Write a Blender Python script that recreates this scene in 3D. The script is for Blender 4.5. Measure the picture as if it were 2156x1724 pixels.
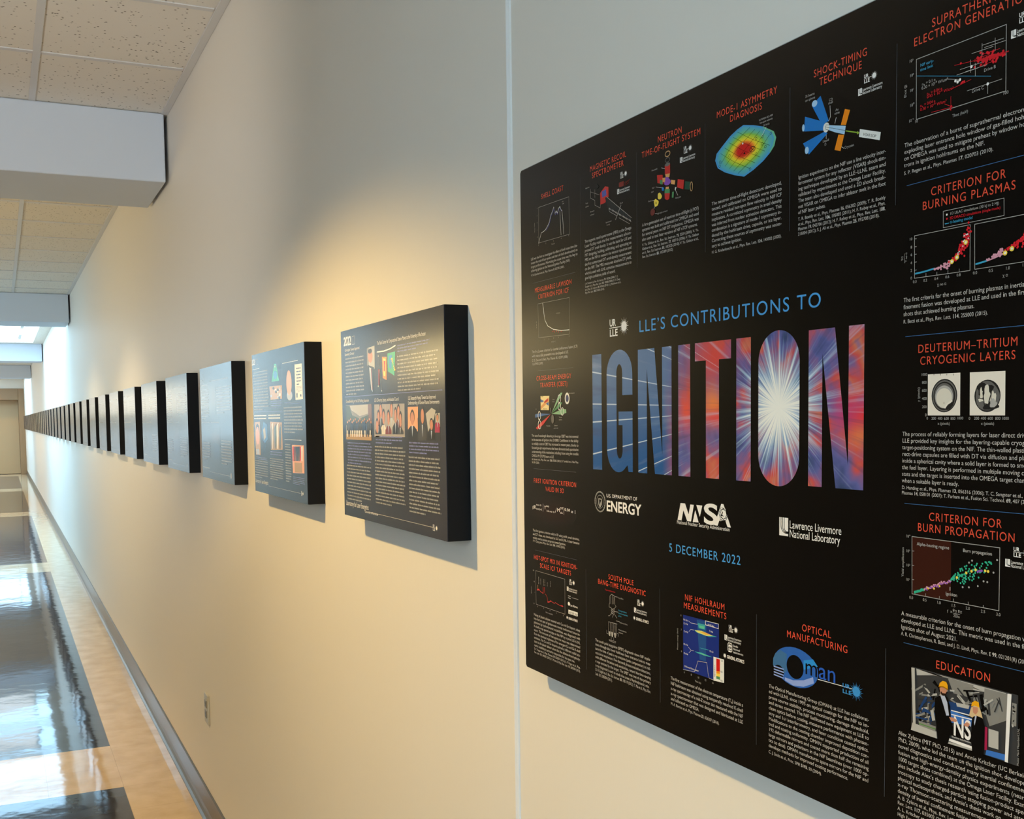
import bpy, math, random
from mathutils import Matrix, Vector

# ---------------------------------------------------------------- camera, world, exposure
scene = bpy.context.scene
COL = scene.collection
for o in list(bpy.data.objects):
    bpy.data.objects.remove(o)

EYE = 1.555                                   # camera height; metres, floor at z = 0
cam_data = bpy.data.cameras.new('camera')
cam_data.sensor_width = 36.0
cam_data.lens = 36.0 * 2227.67 / 2156.0
cam_data.shift_x = (1078.0 - 1032.3) / 2156.0
cam_data.shift_y = (1016.9 - 862.0) / 2156.0
cam_data.clip_start = 0.02
cam = bpy.data.objects.new('camera', cam_data)
COL.objects.link(cam)
pitch, yaw, roll = math.radians(-3.6468), math.radians(24.7817), math.radians(-0.8029)
fwd = Vector((math.sin(yaw) * math.cos(pitch), math.cos(yaw) * math.cos(pitch), math.sin(pitch)))
rgt = Vector((math.cos(yaw), -math.sin(yaw), 0.0))
upv = rgt.cross(fwd)
r2 = math.cos(roll) * rgt + math.sin(roll) * upv
u2 = -math.sin(roll) * rgt + math.cos(roll) * upv
cam.matrix_world = Matrix(((r2.x, u2.x, -fwd.x, -0.6793), (r2.y, u2.y, -fwd.y, 0.0),
                           (r2.z, u2.z, -fwd.z, EYE), (0, 0, 0, 1)))
scene.camera = cam

scene.view_settings.view_transform = 'Standard'
scene.view_settings.look = 'None'
scene.view_settings.gamma = 1.0
scene.view_settings.use_curve_mapping = False
scene.view_settings.exposure = 0.12
scene.cycles.use_denoising = True
scene.cycles.max_bounces = 10
scene.cycles.diffuse_bounces = 6
scene.cycles.glossy_bounces = 5
scene.cycles.sample_clamp_indirect = 8.0

SKY = 9.0
world = bpy.data.worlds.new('sky')
scene.world = world
world.use_nodes = True
bgn = world.node_tree.nodes['Background']
bgn.inputs[0].default_value = (0.44, 0.73, 1.0, 1)
bgn.inputs[1].default_value = SKY

# ---------------------------------------------------------------- helpers
PI = math.pi

def lin(h):
    c = [int(h[i:i + 2], 16) / 255.0 for i in (0, 2, 4)]
    return tuple(x / 12.92 if x <= 0.04045 else ((x + 0.055) / 1.055) ** 2.4 for x in c)

def mat(name, col, rough=0.5, spec=0.5, metal=0.0, ior=1.5):
    m = bpy.data.materials.new(name)
    m.use_nodes = True
    b = m.node_tree.nodes['Principled BSDF']
    b.inputs['Base Color'].default_value = (*col, 1)
    b.inputs['Roughness'].default_value = rough
    b.inputs['Specular IOR Level'].default_value = spec
    b.inputs['Metallic'].default_value = metal
    b.inputs['IOR'].default_value = ior
    return m

def nodes(m):
    nt = m.node_tree
    return nt, nt.nodes, nt.links, nt.nodes['Principled BSDF']

def bump(m, scale, strength, dist, stretch=(1, 1, 1), detail=4):
    nt, N, L, b = nodes(m)
    tc = N.new('ShaderNodeTexCoord')
    mp = N.new('ShaderNodeMapping')
    mp.inputs['Scale'].default_value = stretch
    nz = N.new('ShaderNodeTexNoise')
    nz.inputs['Scale'].default_value = scale
    nz.inputs['Detail'].default_value = detail
    bp = N.new('ShaderNodeBump')
    bp.inputs['Strength'].default_value = strength
    bp.inputs['Distance'].default_value = dist
    L.new(tc.outputs['Object'], mp.inputs['Vector'])
    L.new(mp.outputs['Vector'], nz.inputs['Vector'])
    L.new(nz.outputs['Fac'], bp.inputs['Height'])
    L.new(bp.outputs['Normal'], b.inputs['Normal'])
    return m

class MB:
    """collects boxes, prisms and tubes; build() links them as one mesh object"""
    def __init__(s):
        s.v, s.f, s.mi = [], [], []
        s.cur = 0
    def box(s, x0, x1, y0, y1, z0, z1):
        n = len(s.v)
        s.v += [(x, y, z) for z in (z0, z1) for y in (y0, y1) for x in (x0, x1)]
        for q in ((0, 2, 3, 1), (4, 5, 7, 6), (0, 1, 5, 4), (2, 6, 7, 3), (0, 4, 6, 2), (1, 3, 7, 5)):
            s.f.append([n + i for i in q]); s.mi.append(s.cur)
        return s
    def prism(s, prof, axis, a0, a1):
        """profile of 2D points swept along an axis; 'y': (x,z) points, 'x': (y,z), 'z': (x,y)"""
        n, k = len(s.v), len(prof)
        for a in (a0, a1):
            for p, q in prof:
                s.v.append({'y': (p, a, q), 'x': (a, p, q), 'z': (p, q, a)}[axis])
        for i in range(k):
            j = (i + 1) % k
            s.f.append([n + i, n + j, n + k + j, n + k + i]); s.mi.append(s.cur)
        s.f.append([n + i for i in range(k)]); s.mi.append(s.cur)
        s.f.append([n + k + i for i in reversed(range(k))]); s.mi.append(s.cur)
        return s
    def ringz(s, cx, cy, prof, seg=28):
        """surface of revolution about a vertical axis, profile of (radius, z)"""
        n, k = len(s.v), len(prof)
        for i in range(seg):
            a = 2 * PI * i / seg
            s.v += [(cx + r * math.cos(a), cy + r * math.sin(a), z) for r, z in prof]
        for i in range(seg):
            j = (i + 1) % seg
            for m in range(k - 1):
                s.f.append([n + i * k + m, n + j * k + m, n + j * k + m + 1, n + i * k + m + 1]); s.mi.append(s.cur)
        return s
    def build(s, name, mats, parent=None, bevel=0.0, smooth=False):
        me = bpy.data.meshes.new(name)
        me.from_pydata(s.v, [], s.f)
        if not isinstance(mats, (list, tuple)):
            mats = [mats]
        for m in mats:
            me.materials.append(m)
        me.polygons.foreach_set('material_index', s.mi)
        if smooth:
            me.polygons.foreach_set('use_smooth', [True] * len(s.f))
        me.update()
        o = bpy.data.objects.new(name, me)
        COL.objects.link(o)
        if parent:
            o.parent = parent
        if bevel:
            b = o.modifiers.new('bevel', 'BEVEL')
            b.width = bevel; b.segments = 2; b.limit_method = 'ANGLE'
        return o

def thing(name, label, cat, matrix, group=None):
    o = bpy.data.objects.new(name, None)
    o.empty_display_size = 0.1
    COL.objects.link(o)
    o.matrix_world = matrix
    return tag(o, label, cat, group)

def tag(o, label, cat, group=None):
    o['label'] = label
    o['category'] = cat
    if group:
        o['group'] = group
    return o

def struct(o):
    o['kind'] = 'structure'
    return o

def wall_frame(y, z, x):
    """local x runs along the wall towards the camera end (-Y), local y is up, local z points into the corridor"""
    return Matrix(((0, 0, -1, x), (-1, 0, 0, y), (0, 1, 0, z), (0, 0, 0, 1)))
# ---------------------------------------------------------------- materials
WALL = bump(mat('wall_paint', (0.78, 0.745, 0.685), 0.5, 0.35), 90, 0.12, 0.002, (1, 1, 0.25))
LEFT = bump(mat('left_wall_paint', (0.74, 0.69, 0.60), 0.5, 0.35), 90, 0.12, 0.002)
BEAM = mat('beam_paint', (0.62, 0.70, 0.82), 0.55, 0.3)
WHITE = mat('white_metal', (0.8, 0.8, 0.78), 0.35)
TRIM = mat('joint_trim', (0.82, 0.82, 0.82), 0.3)
WOODP = bump(mat('added_panelling', (0.035, 0.021, 0.013), 0.45), 12, 0.2, 0.002, (1, 0.1, 0.1))  # for the added left panelling, dark for the poster's reflections
GRID = mat('grid_metal', (0.66, 0.66, 0.66), 0.4)
RUBBER = mat('rubber_base', (0.085, 0.08, 0.075), 0.28, 0.5)
BLACKB = bump(mat('black_edge', (0.006, 0.007, 0.009), 0.5, 0.15), 300, 0.1, 0.0005)
OUTLET = mat('outlet_plastic', (0.46, 0.43, 0.35), 0.4)
SOCKF = mat('outlet_socket', (0.22, 0.21, 0.18), 0.4)
SOCK = mat('outlet_slots', (0.05, 0.05, 0.045), 0.4)
FRAMEW = bump(mat('door_frame_wood', (0.30, 0.18, 0.085), 0.45), 14, 0.2, 0.002, (1, 1, 0.1))
DOORW = bump(mat('door_face', (0.46, 0.32, 0.17), 0.5), 14, 0.15, 0.002, (1, 1, 0.1))
STEEL = mat('handle_steel', (0.6, 0.6, 0.6), 0.3, metal=1.0)

def tile_material():
    m = mat('ceiling_tile', (0.80, 0.77, 0.71), 0.9, 0.1)
    nt, N, L, b = nodes(m)
    tc = N.new('ShaderNodeTexCoord')
    vo = N.new('ShaderNodeTexVoronoi'); vo.inputs['Scale'].default_value = 55
    vo.inputs['Randomness'].default_value = 1.0
    nz = N.new('ShaderNodeTexNoise'); nz.inputs['Scale'].default_value = 22
    rp = N.new('ShaderNodeValToRGB')
    rp.color_ramp.elements[0].position = 0.13; rp.color_ramp.elements[0].color = (0.22, 0.20, 0.17, 1)
    rp.color_ramp.elements[1].position = 0.24; rp.color_ramp.elements[1].color = (0.80, 0.77, 0.71, 1)
    mx = N.new('ShaderNodeMix'); mx.data_type = 'RGBA'
    mx.inputs[6].default_value = (0.80, 0.77, 0.71, 1)
    th = N.new('ShaderNodeMath'); th.operation = 'GREATER_THAN'; th.inputs[1].default_value = 0.48
    L.new(tc.outputs['Object'], vo.inputs['Vector']); L.new(tc.outputs['Object'], nz.inputs['Vector'])
    L.new(vo.outputs['Distance'], rp.inputs['Fac']); L.new(nz.outputs['Fac'], th.inputs[0])
    L.new(th.outputs[0], mx.inputs[0]); L.new(rp.outputs['Color'], mx.inputs[7])
    L.new(mx.outputs[2], b.inputs['Base Color'])
    return m
TILE = tile_material()

BLOCKS = [(-9.2, -2.45), (-1.75, 4.67), (5.30, 11.85), (12.65, 19.15), (20.0, 26.1), (27.2, 33.5)]
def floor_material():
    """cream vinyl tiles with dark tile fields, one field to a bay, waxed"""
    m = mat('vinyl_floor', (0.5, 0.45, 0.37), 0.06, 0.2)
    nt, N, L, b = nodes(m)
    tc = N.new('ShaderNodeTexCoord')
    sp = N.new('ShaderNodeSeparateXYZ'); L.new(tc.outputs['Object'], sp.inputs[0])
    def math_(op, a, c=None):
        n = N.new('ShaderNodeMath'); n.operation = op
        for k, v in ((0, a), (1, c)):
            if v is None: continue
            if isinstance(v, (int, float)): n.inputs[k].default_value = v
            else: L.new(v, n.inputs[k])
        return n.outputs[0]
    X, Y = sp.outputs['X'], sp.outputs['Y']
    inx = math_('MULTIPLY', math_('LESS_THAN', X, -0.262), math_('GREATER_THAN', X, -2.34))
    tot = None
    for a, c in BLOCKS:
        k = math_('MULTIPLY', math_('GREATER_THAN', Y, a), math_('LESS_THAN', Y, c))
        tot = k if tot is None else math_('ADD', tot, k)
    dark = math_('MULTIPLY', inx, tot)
    # tile joints every 0.295 m
    def joint(s, off):
        f = math_('FRACT', math_('DIVIDE', math_('ADD', s, off), 0.295))
        return math_('LESS_THAN', f, 0.006)
    jn = math_('MAXIMUM', joint(X, 0.262 + 29.5), joint(Y, 29.5 - 0.245))
    nz = N.new('ShaderNodeTexNoise'); nz.inputs['Scale'].default_value = 9; nz.inputs['Detail'].default_value = 6
    L.new(tc.outputs['Object'], nz.inputs['Vector'])
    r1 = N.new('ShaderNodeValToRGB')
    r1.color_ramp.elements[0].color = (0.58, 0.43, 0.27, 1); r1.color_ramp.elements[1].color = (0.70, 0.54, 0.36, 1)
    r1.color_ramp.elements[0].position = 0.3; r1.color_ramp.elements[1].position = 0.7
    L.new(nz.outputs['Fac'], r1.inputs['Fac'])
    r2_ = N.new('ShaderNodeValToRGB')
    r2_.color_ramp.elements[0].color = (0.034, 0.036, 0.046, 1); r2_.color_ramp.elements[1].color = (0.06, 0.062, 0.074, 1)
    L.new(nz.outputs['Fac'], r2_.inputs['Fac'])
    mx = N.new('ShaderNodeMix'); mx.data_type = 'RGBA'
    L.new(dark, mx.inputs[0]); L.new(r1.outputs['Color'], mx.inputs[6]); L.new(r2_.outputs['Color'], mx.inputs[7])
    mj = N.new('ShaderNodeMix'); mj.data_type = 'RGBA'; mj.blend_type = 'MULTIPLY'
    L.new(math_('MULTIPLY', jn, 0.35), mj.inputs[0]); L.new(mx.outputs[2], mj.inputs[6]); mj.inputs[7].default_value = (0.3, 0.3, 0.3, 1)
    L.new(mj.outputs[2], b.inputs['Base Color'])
    # uneven wax: slow waves that bend the reflections
    mp = N.new('ShaderNodeMapping'); mp.inputs['Scale'].default_value = (1.0, 1.0, 1.0)
    L.new(tc.outputs['Object'], mp.inputs['Vector'])
    n2 = N.new('ShaderNodeTexNoise'); n2.inputs['Scale'].default_value = 5.0; n2.inputs['Detail'].default_value = 3
    L.new(mp.outputs['Vector'], n2.inputs['Vector'])
    bp = N.new('ShaderNodeBump'); bp.inputs['Strength'].default_value = 0.35; bp.inputs['Distance'].default_value = 0.003
    L.new(n2.outputs['Fac'], bp.inputs['Height']); L.new(bp.outputs['Normal'], b.inputs['Normal'])
    return m
FLOOR = floor_material()

def emit(name, col, strength):
    m = bpy.data.materials.new(name); m.use_nodes = True
    b = m.node_tree.nodes['Principled BSDF']
    b.inputs['Base Color'].default_value = (0.8, 0.8, 0.8, 1)
    b.inputs['Emission Color'].default_value = (*col, 1)
    b.inputs['Emission Strength'].default_value = strength
    return m
LAMP = emit('warm_lens', (1.0, 0.66, 0.22), 9.0)
PANEL_LIGHT = emit('white_diffuser', (0.9, 0.97, 1.0), 2.5)

def glass(name, tint):
    m = bpy.data.materials.new(name); m.use_nodes = True
    nt = m.node_tree; nt.nodes.clear()
    out = nt.nodes.new('ShaderNodeOutputMaterial'); mix = nt.nodes.new('ShaderNodeMixShader')
    tr = nt.nodes.new('ShaderNodeBsdfTransparent'); gl = nt.nodes.new('ShaderNodeBsdfGlossy')
    gl.inputs['Roughness'].default_value = 0.02
    tr.inputs[0].default_value = (*tint, 1)
    mix.inputs[0].default_value = 0.06
    nt.links.new(tr.outputs[0], mix.inputs[1])
    nt.links.new(gl.outputs[0], mix.inputs[2]); nt.links.new(mix.outputs[0], out.inputs[0])
    return m
GLASS = glass('clear_glass', (0.96, 0.98, 0.98))
PALE = glass('pale_bronze_glass', (0.86, 0.79, 0.73))  # tint set to whiten the light of the added windows
SMOKE = glass('smoked_glass', (0.58, 0.51, 0.47))  # tint set to dim the added low windows in reflections
TINTED = glass('tinted_glass', (0.77, 0.69, 0.635))  # tint added to take blue out of the near window's daylight

# ---------------------------------------------------------------- the corridor
CEIL = EYE + 1.264
BEAMZ = EYE + 0.982
WL = -2.6                                     # left wall
Y0, Y1 = -9.4, 34.55
BEAMS = [(-2.45, -1.88), (4.60, 5.175), (11.38, 11.95), (18.75, 19.32), (25.75, 26.32)]
SKYLIGHTS = [(-8.8, -2.9), (12.3, 18.5), (26.7, 33.4)]
SX0, SX1 = -2.40, -0.15

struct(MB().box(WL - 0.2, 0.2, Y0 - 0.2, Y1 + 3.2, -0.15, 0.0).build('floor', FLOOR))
struct(MB().box(0.0, 0.15, Y0, Y1 + 2.4, 0.0, CEIL + 0.9).build('wall_right', WALL))
WIN = (-3.6, 0.7, 1.15, 2.70)                 # daylight window in the left wall, beside the camera
wl = MB()
wl.box(WL - 0.15, WL, Y0, WIN[0], 0, CEIL + 0.9)
wl.box(WL - 0.15, WL, WIN[1], 1.0, 0, CEIL + 0.9)
ADDED_WIN = [(9.7, 11.2, 1.4, 2.6), (14.5, 18.5, 1.2, 2.74), (20.0, 25.4, 0.25, 1.42), (26.7, 33.3, 0.25, 1.42)]   # unseen windows, added for more daylight and for the panel reflections
y = 5.4
for a, b, z0, z1 in ADDED_WIN:
    wl.box(WL - 0.15, WL, y, a, 0, CEIL + 0.9)
    wl.box(WL - 0.15, WL, a, b, 0, z0).box(WL - 0.15, WL, a, b, z1, CEIL + 0.9)
    y = b
wl.box(WL - 0.15, WL, y, Y1 + 2.4, 0, CEIL + 0.9)
wl.box(WL - 0.15, WL, WIN[0], WIN[1], 0, WIN[2]).box(WL - 0.15, WL, WIN[0], WIN[1], WIN[3], CEIL + 0.9)
struct(wl.build('wall_left', LEFT))
wp = MB()
for k in range(11):
    wp.box(WL - 0.15, WL, 1.0 + k * 0.4 + 0.003, 1.0 + (k + 1) * 0.4 - 0.003, 0, CEIL)
struct(wp.build('trim_1', WOODP))             # unseen dark panelling, added to keep the poster's reflections dark
def portal(size, size_y, loc, rot):
    L_ = bpy.data.lights.new('sky_portal', 'AREA')
    L_.shape = 'RECTANGLE'; L_.size = size; L_.size_y = size_y
    L_.cycles.is_portal = True
    lo = bpy.data.objects.new('sky_portal', L_); COL.objects.link(lo)
    lo.location = loc; lo.rotation_euler = rot
def side_window(n, a, b, z0, z1, bays, pane):
    f = MB()
    for k in range(bays + 1):
        y = a + (b - a - 0.06) * k / bays
        f.box(WL - 0.1, WL - 0.04, y, y + 0.06, z0, z1)
    for z in (z0, z1 - 0.06):
        f.box(WL - 0.1, WL - 0.04, a, b, z, z + 0.06)
    w = struct(f.build('window_%d' % n, WHITE))
    MB().box(WL - 0.075, WL - 0.069, a + 0.05, b - 0.05, z0 + 0.05, z1 - 0.05).build('window_glass', pane, w)
    portal(z1 - z0, b - a, (WL - 0.12, (a + b) / 2, (z0 + z1) / 2), (0, -PI / 2, 0))
side_window(1, *WIN, 2, TINTED)
for k, (n, pane) in enumerate(((2, PALE), (4, PALE), (4, SMOKE), (5, SMOKE))):  # the added windows, each pane tinted to steer its light
    side_window(5 + k, *ADDED_WIN[k], n, pane)

cl = MB()
edges = []
last = Y0
for a, b in SKYLIGHTS:
    edges.append((last, a)); last = b
edges.append((last, Y1 + 2.4))
for a, b in edges:
    cl.box(WL, 0, a, b, CEIL, CEIL + 0.1)
for a, b in SKYLIGHTS:
    cl.box(WL, SX0, a, b, CEIL, CEIL + 0.1).box(SX1, 0, a, b, CEIL, CEIL + 0.1)
struct(cl.build('ceiling', TILE))

wf = MB().box(WL, 0, Y0 - 0.15, Y0, 0, CEIL + 0.9)
struct(wf.build('wall_front', WALL))
DW = (-2.25, -0.16)                           # door opening at the far end
DTOP = EYE + 0.66
wb = MB().box(WL, DW[0] - 0.12, Y1, Y1 + 0.2, 0, CEIL + 0.2).box(DW[0] - 0.12, 0, Y1, Y1 + 0.2, DTOP + 0.34, CEIL + 0.2)
wb.box(WL, 0, Y1 + 0.44, Y1 + 0.6, 0, CEIL + 0.2)  # added panel behind the door, blocks sky light leaking through its gaps
struct(wb.build('wall_back', WALL))
df = MB().box(DW[1], -0.002, Y1 - 0.04, Y1 + 0.439, 0, DTOP + 0.34).box(DW[0] - 0.12, DW[0], Y1 - 0.04, Y1 + 0.439, 0, DTOP + 0.34)
df.box(DW[0], DW[1], Y1 - 0.04, Y1 + 0.439, DTOP, DTOP + 0.34)
struct(df.build('trim_2', FRAMEW, bevel=0.008))
dl = MB().box(DW[0] + 0.004, (DW[0] + DW[1]) / 2 - 0.004, Y1 + 0.36, Y1 + 0.41, 0.01, DTOP - 0.004)
dl.box((DW[0] + DW[1]) / 2 + 0.004, DW[1] - 0.004, Y1 + 0.36, Y1 + 0.41, 0.01, DTOP - 0.004)
d1 = struct(dl.build('door_1', DOORW, bevel=0.004))
for s in (-1, 1):
    xh = (DW[0] + DW[1]) / 2 + s * 0.09
    MB().box(xh - 0.012, xh + 0.012, Y1 + 0.30, Y1 + 0.32, 0.85, 1.25).box(xh - 0.01, xh + 0.01, Y1 + 0.31, Y1 + 0.362, 0.87, 0.89).box(xh - 0.01, xh + 0.01, Y1 + 0.31, Y1 + 0.362, 1.21, 1.23).build('door_handle', STEEL, d1, 0.004)

for k, (a, b) in enumerate(BEAMS):
    struct(MB().box(WL, -0.016, a, b, BEAMZ, CEIL - 0.002).build('trim_%d' % (3 + k), BEAM, bevel=0.006))

# hung ceiling grid, one set of bars to each tiled bay
def grid(n, y0, y1, anchor):
    g = MB()
    for x in (-0.516, -1.126, -1.736, -2.346):
        g.box(x - 0.012, x + 0.012, y0, y1, CEIL - 0.005, CEIL - 0.0005)
    y = anchor - 0.61 * int((anchor - y0) / 0.61)
    while y < y1 - 0.03:
        g.box(WL + 0.03, -0.03, y - 0.012, y + 0.012, CEIL - 0.0042, CEIL - 0.0006)
        y += 0.61
    g.box(-0.026, -0.001, y0, y1, CEIL - 0.008, CEIL - 0.0004)
    g.box(WL + 0.001, WL + 0.026, y0, y1, CEIL - 0.008, CEIL - 0.0004)
    struct(g.build('trim_%d' % n, GRID))
grid(8, -1.87, 4.595, 4.006)
grid(9, 5.18, 11.37, 10.37)
grid(10, 19.33, 25.74, 24.0)

# skylights: kerb walls, rafters and a glass roof
for k, (a, b) in enumerate(SKYLIGHTS):
    s = MB()
    zt = CEIL + 0.14
    s.box(SX0 - 0.06, SX0, a - 0.06, b + 0.06, CEIL + 0.1, zt).box(SX1, SX1 + 0.06, a - 0.06, b + 0.06, CEIL + 0.1, zt)
    s.box(SX0, SX1, a - 0.06, a, CEIL + 0.1, zt).box(SX0, SX1, b, b + 0.06, CEIL + 0.1, zt)
    n = 4
    for j in range(1, n):
        y = a + (b - a) * j / n
        s.box(SX0, SX1, y - 0.025, y + 0.025, zt - 0.07, zt)
    w = struct(s.build('window_%d' % (2 + k), WHITE))
    MB().box(SX0 - 0.05, SX1 + 0.05, a - 0.05, b + 0.05, zt + 0.001, zt + 0.013).build('window_glass', GLASS, w)
    portal(SX1 - SX0, b - a, ((SX0 + SX1) / 2, (a + b) / 2, zt + 0.03), (0, 0, 0))

# rubber base with a flared toe, along both walls
def base(name, x, s, y0, y1):
    p = [(x, 0.0), (x + s * 0.022, 0.0), (x + s * 0.021, 0.004), (x + s * 0.013, 0.011), (x + s * 0.008, 0.022), (x + s * 0.006, 0.04), (x + s * 0.006, 0.117), (x + s * 0.003, 0.1225), (x, 0.1225)]
    return struct(MB().prism(p, 'y', y0, y1).build(name, RUBBER))
base('baseboard_right', 0.0, -1, Y0 + 0.01, Y1 - 0.05)
base('baseboard_left', WL, 1, Y0 + 0.01, Y1 - 0.05)

# raised bead that covers the joint between two wall panels
jt = MB()
jt.prism([(0, 1.3795), (-0.0025, 1.3800), (-0.0038, 1.3825), (-0.0025, 1.3850), (-0.0012, 1.3860), (-0.0025, 1.3870), (-0.0038, 1.3890), (-0.0025, 1.3915), (0, 1.392)], 'z', 0.1226, CEIL - 0.009)
struct(jt.build('trim_11', TRIM))

# ceiling lights in the glazed bays
def ceiling_light(y0, y1, label):
    t = thing('ceiling_light', label, 'light', Matrix.Translation((-1.3, (y0 + y1) / 2, CEIL + 0.045)), 'broad lights under the glass roofs')
    h = (y1 - y0) / 2
    f = MB().box(-0.97, -0.93, -h, h, 0, 0.022).box(0.93, 0.97, -h, h, 0, 0.022).box(-0.93, 0.93, -h, -h + 0.04, 0, 0.022).box(-0.93, 0.93, h - 0.04, h, 0, 0.022)
    f.build('frame', WHITE, t)
    MB().box(-0.93, 0.93, -h + 0.04, h - 0.04, 0.004, 0.018).build('diffuser', PANEL_LIGHT, t)
ceiling_light(15.4, 16.3, 'broad white light under the nearer glass roof, towards the camera')
ceiling_light(17.5, 18.4, 'broad white light under the nearer glass roof, next to the grey beam')
ceiling_light(29.0, 29.9, 'broad white light under the farther glass roof, towards the camera')
ceiling_light(31.4, 32.3, 'broad white light under the farther glass roof, next to the wooden door')

# recessed lamps
def downlight(y, x, power, label, size=2.14, tone=(1.0, 0.66, 0.22)):
    t = thing('recessed_downlight', label, 'light', Matrix.Translation((x, y, CEIL - 0.001)), 'warm lamps down the corridor ceiling')
    MB().ringz(0, 0, [(0.060, -0.001), (0.062, -0.006), (0.085, -0.006), (0.088, -0.0005)]).build('trim_ring', WHITE, t, smooth=True)
    ln = MB(); n = 24
    ln.v = [(0.058 * math.cos(2 * PI * i / n), 0.058 * math.sin(2 * PI * i / n), -0.0015) for i in range(n)]
    ln.f = [list(range(n))]; ln.mi = [0]
    ln.build('lens', LAMP, t)
    d = bpy.data.lights.new('bulb', 'SPOT')
    d.energy = power; d.color = tone; d.spot_size = size; d.spot_blend = 0.35; d.shadow_soft_size = 0.055
    o = bpy.data.objects.new('bulb', d); COL.objects.link(o); o.parent = t; o.location = (0, 0, -0.012)
LX = -1.32
# long wall lamps on the left wall
GLOW = emit('frosted_diffuser', (1.0, 0.76, 0.34), 6.5)
SOFT = emit('opal_diffuser', (1.0, 0.82, 0.55), 1.7)  # weak glow for the lamps added in the far bays
def wall_lamp(y0, y1, label, face=GLOW, hh=0.14):
    t = thing('wall_lamp', label, 'light', Matrix.Translation((WL, (y0 + y1) / 2, 2.0)), 'long lamps on the left wall')
    h = (y1 - y0) / 2
    MB().box(0.0002, 0.05, -h, h, -hh - 0.02, hh + 0.02).build('back_plate', WHITE, t, 0.004)
    MB().prism([(0.0502, -hh), (0.085, -hh + 0.01), (0.10, -hh + 0.06), (0.10, hh - 0.06), (0.085, hh - 0.01), (0.0502, hh)], 'y', -h + 0.01, h - 0.01).build('diffuser', face, t)
wall_lamp(-6.0, -4.0, 'added long warm fill lamp on the left wall, behind the camera')  # unseen, added as fill for the near bay
wall_lamp(5.5, 8.2, 'long warm lamp on the left wall of the second tiled bay')

downlight(2.2, LX, 270, 'warm recessed lamp in the tiled ceiling, between the poster and the nearest beam')
downlight(-0.35, LX, 55, 'warm recessed lamp in the tiled ceiling, just behind the camera')
downlight(6.3, LX, 110, 'warm recessed lamp in the second tiled bay, nearer end', tone=(1.0, 0.75, 0.42))
downlight(8.9, LX, 100, 'warm recessed lamp in the second tiled bay, farther end', tone=(1.0, 0.75, 0.42))
downlight(20.9, -1.6, 130, 'warm recessed lamp in the third tiled bay, nearer end', tone=(1.0, 0.75, 0.42))
downlight(23.6, -1.6, 130, 'warm recessed lamp in the third tiled bay, farther end', tone=(1.0, 0.75, 0.42))
downlight(Y1 - 0.45, LX, 60, 'warm recessed lamp in front of the wooden door')
wall_lamp(19.6, 25.5, 'added long opal lamp above the low smoked window of the third tiled bay', SOFT, 0.30)  # unseen, added to warm the upper reflections in the panels
wall_lamp(26.6, 33.8, 'added long opal lamp on the left wall near the wooden door', SOFT, 0.30)  # also unseen and added for warm panel reflections

# unseen fill light, added to brighten the ceiling and nearest beam
sl = thing('fill_spot', 'added fill light on the left wall behind the camera, turned up to the ceiling', 'light', Matrix.Translation((WL, 0.82, 1.30)))
MB().box(0.0002, 0.03, -0.04, 0.04, -0.06, 0.06).box(0.03, 0.09, -0.012, 0.012, -0.012, 0.012).build('bracket', WHITE, sl, 0.003)
aim = Vector((1.75, 3.7, 1.30)).normalized()
rotm = aim.to_track_quat('Z', 'Y').to_matrix().to_4x4()
hd = MB().ringz(0, 0, [(0.0, -0.07), (0.05, -0.07), (0.055, -0.06), (0.062, 0.07), (0.058, 0.07), (0.05, 0.03), (0.0, 0.03)]).build('lamp_head', WHITE, sl, smooth=True)
hd.matrix_basis = Matrix.Translation((0.14, 0, 0)) @ rotm
d = bpy.data.lights.new('bulb', 'SPOT')
d.energy = 210; d.color = (1.0, 0.92, 0.82); d.spot_size = math.radians(62); d.spot_blend = 0.9; d.shadow_soft_size = 0.045
o = bpy.data.objects.new('bulb', d); COL.objects.link(o); o.parent = sl
o.matrix_basis = Matrix.Translation(Vector((0.14, 0, 0)) + aim * 0.075) @ aim.to_track_quat('-Z', 'Y').to_matrix().to_4x4()

# wall outlet
ot = thing('wall_outlet', 'small beige electrical outlet low on the cream wall', 'outlet', wall_frame(4.075, EYE - 1.102, 0.0))
MB().box(-0.036, 0.036, -0.057, 0.057, 0, 0.008).build('cover_plate', OUTLET, ot, 0.002)
for s in (-1, 1):
    so = MB().box(-0.017, 0.017, s * 0.02 - 0.014, s * 0.02 + 0.014, 0.0081, 0.0105).build('socket', SOCKF, ot, 0.001)
    MB().box(-0.008, -0.005, s * 0.02 - 0.002, s * 0.02 + 0.007, 0.0106, 0.0109).box(0.005, 0.008, s * 0.02 - 0.002, s * 0.02 + 0.007, 0.0106, 0.0109).box(-0.003, 0.003, s * 0.02 - 0.011, s * 0.02 - 0.006, 0.0106, 0.0109).build('slots', SOCK, so)
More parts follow.
